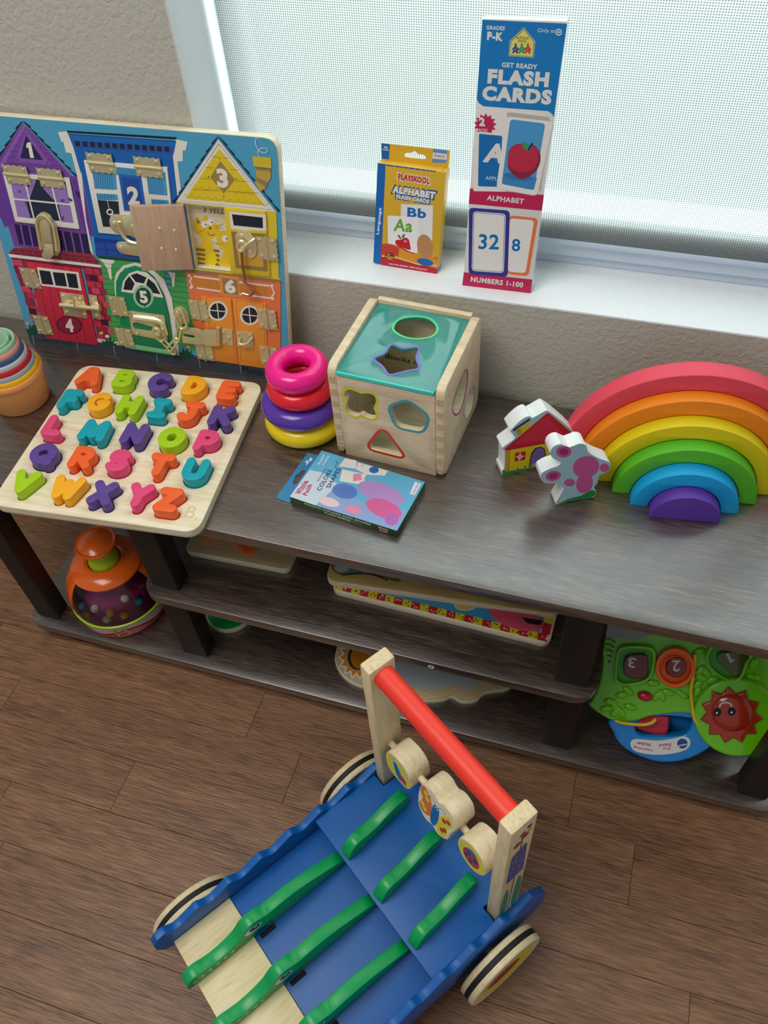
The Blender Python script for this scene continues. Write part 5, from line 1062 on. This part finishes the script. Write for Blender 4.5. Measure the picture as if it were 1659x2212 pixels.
pr.line(catmull([(-.004, .029), (.010, .031), (.020, .026), (.016, .020), (.008, .018)], 5, False), .0028, '#c4b040', local=True); pr.line(catmull([(.008, .018), (.020, .018), (.024, .012), (.016, .006), (.004, .005)], 5, False), .0030, '#c4b040', local=True)
o = pr.out('swirl_artwork', po); wrapV(o, -72)

# ------------------------------------------------------------------ flat puzzles under the top board
ZM = T - .188
def slab(name, FL, FR, zb, zt, depth, r, label, cat, m=ply, top=birch):
    d = (FR - FL); L_ = d.length; pl = Plane((FL.x, FL.y, zb), d, (0, 0, 1)); e = empty(name, pl.M, label=label, cat=cat)
    B().prism([rrect(0, 0, L_, depth, r)], 0, zt - zb - .0012, .0006).out('body', m, e); B().prism([rrect(.0004, .0004, L_ - .0004, depth - .0004, r)], zt - zb - .0012, zt - zb, .0004).out('face', top, e)
    return e, Plane((FL.x, FL.y, zt), d, (0, 0, 1)), L_
zT3 = (680, 1200, 2.676)
e, pl, L_ = slab('picture_puzzle', atz(714, 1274, ZM + .010), atz(1187, 1393, ZM + .010), ZM, ZM + .010, .19, .012, 'wooden puzzle with red and yellow spotted border, lower of two stacked on middle shelf', 'puzzle')
pr = Print(pl); n_ = 24; bw = .0105
for k in range(n_):
    c = '#c0282c' if k % 2 else '#dccc28'; xa = .004 + (L_ - .008) * k / n_; xb = .004 + (L_ - .008) * (k + 1) / n_; pr.loc([(xa, .003), (xb, .003), (xb - .0015, .003 + bw), (xa - .0015 if k else xa, .003 + bw)], c)
    for j in range(3): x = random.uniform(xa + .001, xb - .001); y = random.uniform(.0045, .012); pr.loc(ell(x, y, .0011, .0011, 8), '#2c2418' if k % 2 == 0 else '#e8dcd0')
for k in range(9):
    c = '#dccc28' if k % 2 else '#c0282c'; ya = .003 + bw + .017 * k; pr.loc([(L_ - .003 - bw, ya), (L_ - .003, ya), (L_ - .003, ya + .017), (L_ - .003 - bw, ya + .017)], c)
pr.loc([(.004, .003 + bw), (L_ - .0045 - bw, .003 + bw), (L_ - .0045 - bw, .186), (.004, .186)], '#3c9ccc')
pr.poly(ell(680 + 870 / 2.676, 1200 + 290 / 2.676, 24, 12, 20), '#a8d8e8'); pr.poly(ell(680 + 870 / 2.676, 1200 + 290 / 2.676, 19, 9, 20), '#e8b838')
o = pr.out('printed_picture', e); o.matrix_local = Matrix.Translation((0, 0, .010)); Z3 = zc(*zT3)
pp = catmull([pl.px(*q) for q in Z3([(1010, 325), (1060, 385), (1150, 425), (1240, 440), (1305, 430), (1320, 390), (1250, 330), (1100, 290)])], 3); M_ = e.matrix_world.inverted() @ pl.M
B().prism([pp], 0, .003, .0006, M=M_).out('pink_piece', mat('puzzle_pink', '#d8506c', .4), e)
B().prism([pl.pts(Z3([(1195, 365), (1320, 385), (1300, 410), (1230, 400)]))], .003, .0036, 0, M=M_).out('dark_print', mat('ink_dark', '#141820', .5), e, smooth=0)
e, pl, L_ = slab('maze_puzzle', atz(702, 1252, ZM + .023), atz(1207, 1327, ZM + .023), ZM + .0102, ZM + .023, .18, .012, 'thick wooden maze board with oval groove, upper of two stacked on middle shelf', 'puzzle', top=wood('maze_birch', ['#b89858', '#c8aa6a', '#d4b878'], rough=.45, stretch=(8, 70, 70), fine=(30, 300, 300), bump=.05))
Z3b = zc(700, 1200, 5.53)
pr = Print(pl); pr.poly(catmull(Z3b([(80, 100), (95, 160), (150, 210), (230, 235), (500, 230), (700, 260), (860, 315), (915, 300), (900, 270), (700, 200), (400, 90), (100, 0)]), 3), '#8a6c38'); pr.poly(catmull(Z3b([(125, 110), (140, 170), (200, 205), (500, 205), (740, 250), (800, 262), (760, 220), (500, 140), (250, 60)]), 3), '#5c9ca4')
pr.poly(ell(700 + 210 / 5.53, 1200 + 150 / 5.53, 16, 9, 18), '#b8c8c8'); pr.poly(ell(700 + 530 / 5.53, 1200 + 190 / 5.53, 13, 5, 16), '#b8c8c8'); o = pr.out('maze_groove_artwork', e); o.matrix_local = Matrix.Translation((0, 0, .0128))
B().tube([(p[0], p[1], .0135) for p in catmull([pl.px(*q) for q in Z3b([(220, 238), (400, 215), (570, 232), (760, 300)])], 5, False)], .0008, 6).out('wand_cord', mat('cord_black', '#101418', .6), e)
e, pl, L_ = slab('fish_puzzle', atz(397, 1188, ZM + .012), atz(622, 1231, ZM + .012), ZM, ZM + .012, .15, .010, 'wooden puzzle board with a raised orange piece at the left end of the middle shelf', 'puzzle', top=wood('shade_birch', ['#b29a72', '#c2aa80', '#ceb88e'], rough=.45, stretch=(8, 70, 70), fine=(30, 300, 300), bump=.05))
Z2 = zc(380, 1130, 3.456); fp_ = catmull([pl.px(*q) for q in Z2([(200, 110), (230, 130), (350, 130), (420, 150), (460, 175), (500, 220), (535, 250), (570, 230), (610, 180), (560, 120), (400, 60), (260, 70)])], 3)
B().prism([fp_], 0, .006, .001, M=e.matrix_world.inverted() @ pl.M).out('orange_piece', mat('piece_orange', '#e86a24', .35), e)
e = empty('round_green_puzzle', loc=(.095, .1015, T - .37), label='round green topped wooden puzzle on the bottom board behind the inner left leg', cat='puzzle')
B().prism([ell(0, 0, .038, .038, 40)], 0, .0105, .001).out('body', ply, e); B().prism([ell(0, 0, .0365, .0365, 40)], .0105, .012, .0004).out('green_face', mat('puzzle_green', '#0c9c50', .4), e)
_q = atz(900, 1480, T - .358); plc = Plane((_q.x, _q.y, T - .37 + .012), (1, 0, 0), (0, 0, 1)); cl = catmull(Z3([(118, 560), (128, 640), (180, 705), (260, 748), (420, 780), (560, 815), (640, 835), (740, 828), (790, 808), (850, 838), (930, 832), (975, 790), (1040, 775), (1110, 765), (1150, 720), (1100, 600), (800, 420), (500, 350), (200, 400)]), 3)
e = empty('cloud_puzzle', Matrix.Translation((0, 0, -.012)) @ plc.M, label='cloud shaped wooden board with a lion face in a sun on the bottom board', cat='puzzle')
cl = plc.pts(cl); cc_ = (sum(p[0] for p in cl) / len(cl), sum(p[1] for p in cl) / len(cl))
B().prism([cl], 0, .009, .0008).out('body', ply, e); B().prism([[(cc_[0] + (x - cc_[0]) * .985, cc_[1] + (y - cc_[1]) * .97) for x, y in cl]], .009, .012, .0006).out('face', wood('shade_birch', [], .5), e)
pr = Print(plc, 0, zT3); pr.poly(catmull([(430, 560), (480, 700), (600, 770), (740, 770), (800, 745), (880, 778), (940, 740), (1000, 640), (700, 520)], 4), '#a9b4b4')
Oc = (250, 590); pr.poly([(Oc[0] + (118 if k % 2 else 92) * math.cos(R_(k * 12)), Oc[1] + (130 if k % 2 else 100) * math.sin(R_(k * 12))) for k in range(30)], '#e4e8e4'); pr.poly([(Oc[0] + (108 if k % 2 else 78) * math.cos(R_(k * 12)), Oc[1] + (118 if k % 2 else 86) * math.sin(R_(k * 12))) for k in range(30)], '#e08c24')
pr.poly(ell(*Oc, 70, 80, 28), '#b8a27c'); pr.poly(ell(Oc[0], Oc[1], 60, 72, 28), '#3c2418'); pr.poly(ell(Oc[0] + 8, Oc[1], 52, 66, 28), '#c87420')
pr.poly(ell(480, 608, 12, 8, 12), '#d07424'); o = pr.out('printed_cloud', e); o.matrix_local = Matrix.Translation((0, 0, .012))

# ------------------------------------------------------------------ activity panel toy on the bottom board (right)
vn = Vector((0, -.731, .682)); vp = Plane((.76, .023, .0635), (1, 0, 0), vn)
ve = empty('activity_panel_toy', vp.M, label='lime green and blue activity toy with numbered buttons lying upside down on bottom board', cat='toy')
zV = zc(1270, 1330, 4.265); V = lambda P, d=0: vp.pts(zV(P), d)
lg = mat('toy_lime', '#6cc012', .22, coat=.4); lgd = mat('toy_green_dark', '#3c9c14', .3); tb_ = mat('toy_blue', '#0a7cc8', .25, coat=.4); to = mat('toy_orange', '#ee6a10', .3)
body = catmull(V([(160, -60), (140, 400), (110, 620), (40, 780), (5, 830), (110, 915), (230, 975), (420, 985), (600, 930), (930, 905), (985, 1000), (1100, 1150), (1300, 1260), (1540, 1230), (1700, 1050), (1760, 700), (1760, 100), (1700, -60), (900, -80)]), 3)
B().prism([body], -.024, -.003, .003, res=3).out('green_body', lg, ve)
hnd = catmull(V([(215, 960), (235, 1090), (310, 1215), (480, 1315), (700, 1370), (940, 1335), (1150, 1215), (1190, 1100), (1100, 960), (700, 900)]), 3); hole_ = catmull(V([(500, 960), (560, 925), (940, 915), (965, 960), (945, 1050), (880, 1110), (700, 1125), (480, 1110), (440, 1040)]), 3)
B().prism([hnd, hole_], -.026, -.0045, .004, res=3).out('blue_handle', tb_, ve)
B().prism([catmull(V([(440, 1010), (470, 960), (600, 945), (740, 955), (755, 1000), (735, 1120), (640, 1130), (450, 1075)]), 3)], -.022, -.012, .003, res=2).out('red_grip', mat('toy_red', '#b81438', .3, coat=.3), ve)
def bowl(P, m, name, hgt=.006, wdt=.85, floor_m=None):
    O = V(P); c = (sum(p[0] for p in O) / len(O), sum(p[1] for p in O) / len(O)); I = [(c[0] + (x - c[0]) * wdt, c[1] + (y - c[1]) * wdt) for x, y in O]
    B().prism([O, I], -.004, hgt, .0018, res=2).out(name, m, ve); return c, I
rsq = catmull([(240, 560), (265, 330), (340, 270), (560, 275), (625, 340), (600, 520), (520, 610), (330, 640), (260, 610)], 4)
c3, I3 = bowl(rsq, lg, 'button_frame'); B().prism([I3], -.0035, -.0028, 0).out('button_well', lgd, ve)
rr2 = ell(800, 465, 182, 182, 40, rot=0); c2, I2 = bowl(rr2, to, 'orange_roller', .009, .80); B().prism([I2], -.0035, -.0028, 0).out('button_well', to, ve); bowl(ell(805, 470, 115, 105, 30), to, 'roller_ring', .003, .85)
rr1 = catmull([(1080, 400), (1100, 310), (1190, 240), (1500, 330), (1470, 430), (1420, 560), (1340, 610), (1220, 560), (1130, 490)], 4); c1, I1 = bowl(rr1, lg, 'button_frame'); B().prism([I1], -.0035, -.0028, 0).out('button_well', lgd, ve)
def button(P, col, name, dig, bl_, br2, tl2, hgt=.004):
    O = V(P); o = B().prism([O], -.003, hgt, .0016, res=3).out(name, mat(name, col, .2, coat=.5), ve); pr = Print(vp, hgt, None); pr.zc = (1270, 1330, 4.265); (pr.text(dig, bl_, br2, tl2, '#c4c0c0', .02) if dig != '1' else pr.line(catmull([(1283, 350), (1322, 430), (1342, 402)], 1, False), .0032, '#c4c0c0')); pr.out('number', o)
button(catmull([(325, 470), (345, 380), (430, 350), (530, 355), (555, 440), (530, 560), (420, 575), (345, 550)], 4), '#5c0c1c', 'square_button', '3', (445, 390), (375, 380), (435, 485))
button(ell(815, 470, 96, 98, 30), '#74140e', 'round_button', '2', (850, 410), (780, 412), (845, 515))
button(catmull([(1190, 400), (1230, 330), (1450, 340), (1440, 460), (1370, 550), (1290, 510)], 4), '#4a5410', 'triangle_button', '1', (1300, 345), (1262, 350), (1345, 430))
B().sphere((*vp.px(*zV([(525, 742)])[0]), -.001), .0085, scale=(1.2, .85, .7)).out('red_knob', mat('toy_red', '', 0), ve, smooth=60)
cd_ = B(); cd_.prism([ell(*vp.px(1592, 1550, .004), .053, .053, 48)], -.022, .006, .004, res=3); cd_.out('round_light_cover', lg, ve)
sc_ = vp.px(*zV([(1315, 910)])[0], .006); sp_ = catmull([(sc_[0] + (.0385 if k % 2 == 0 else .030) * math.cos(R_(k * 360 / 22 + 8)), sc_[1] + (.0385 if k % 2 == 0 else .030) * math.sin(R_(k * 360 / 22 + 8))) for k in range(22)], 2)
su = B().prism([sp_], .005, .011, .0022, res=2); su.sphere((sc_[0], sc_[1] + .004, .009), .026, scale=(1, 1, .3), seg=26); so = su.out('sun_light', mat('sun_red', '#a02c14', .2, coat=.5), ve)
pr = Print(vp, .0172)
for q in ((1190, 890), (1325, 884)): x, y = vp.px(*zV([q])[0], .0172); pr.loc(ell(x, y, .0048, .0055, 16), '#0c0a0a'); pr.loc(ell(x, y - .001, .0012, .0014, 8), '#ffffff')
pr.line(catmull([vp.px(*q, .0172) for q in zV([(1212, 848), (1225, 815), (1268, 800), (1315, 812), (1322, 840)])], 4, False), .0022, '#c4bcbc', local=True); pr.out('smiling_face', so)
B().tube([(p[0], p[1], z) for p, z in zip([vp.px(*q, .006) for q in catmull(zV([(990, 360), (985, 450), (965, 600), (950, 700), (965, 850), (985, 960), (1025, 1010)]), 5, False)], [.004] * 31)], .0022, 8).out('yellow_cord', mat('cord_yellow', '#dcc01c', .5), ve)
B().tube([(p[0], p[1], .001) for p in [vp.px(*q, .001) for q in catmull(zV([(250, 965), (330, 990), (500, 1005), (590, 985), (625, 950)]), 5, False)]], .0022, 8).out('yellow_cord', MATS['cord_yellow'], ve)
for (x, y, a_) in ((310, 730, 20), (370, 690, -30), (205, 790, 10), (250, 840, -60), (640, 740, 60), (680, 735, -60), (740, 705, 0), (870, 725, -20), (600, 620, 10), (1035, 500, 60), (1090, 520, -40), (1145, 590, 40), (1010, 630, 50), (1005, 700, 70), (1050, 570, 0), (1520, 565, 0), (1525, 440, 80), (390, 840, 0), (250, 890, 50), (305, 890, -50), (170, 855, 20), (1020, 330, 40)):
    p = vp.px(*zV([(x, y)])[0], -.003); b = B(); b.sphere((0, 0, 0), .0095, scale=(1, .55, .38), seg=12); o = b.out('embossed_leaf', lg, ve, smooth=60); o.location = (p[0], p[1], -.003); o.rotation_euler = (0, 0, R_(a_))
pr = Print(vp, -.003); pr.zc = (1270, 1330, 4.265); pr.poly(catmull([(160, 60), (170, 180), (250, 210), (420, 215), (560, 190), (590, 150), (500, 60)], 3), '#8c9088')
for k in range(5): pr.line([(150 + 8 * k, 205 + k * 55), (210, 215 + k * 50), (250 - k * 12, 250 + k * 45)], .003, '#1c5c10')
pr.out('printed_detail', ve)
pr = Print(vp, -.0045); pr.zc = (1270, 1330, 4.265); pr.poly(catmull([(392, 1190), (405, 1150), (450, 1135), (640, 1150), (800, 1130), (890, 1115), (935, 1135), (940, 1190), (900, 1235), (780, 1270), (600, 1280), (440, 1250)], 3), '#d4d2cc')
pr.poly(ell(870, 1178, 48, 46, 24), '#1c4484'); pr.text('vtech', (918, 1175), (835, 1190), (912, 1198), '#e0e4ec', .02)
pr.text('Learning', (598, 1228), (425, 1195), (590, 1255), '#a02c70', .03); pr.text('Walker', (585, 1175), (450, 1160), (580, 1205), '#a02c70', .03); pr.text('Sit-to', (762, 1212), (690, 1212), (758, 1240), '#b04080', .03); pr.text('Stand', (768, 1175), (655, 1182), (768, 1205), '#a02c70', .03)
pr.out('brand_sticker', ve)
bs_ = B().box((.80, .135, T - .37 + .018), (.20, .11, .036), .008).out('rear_base', tb_, None); bs_.parent = ve; bs_.matrix_world = Matrix.Identity(4)
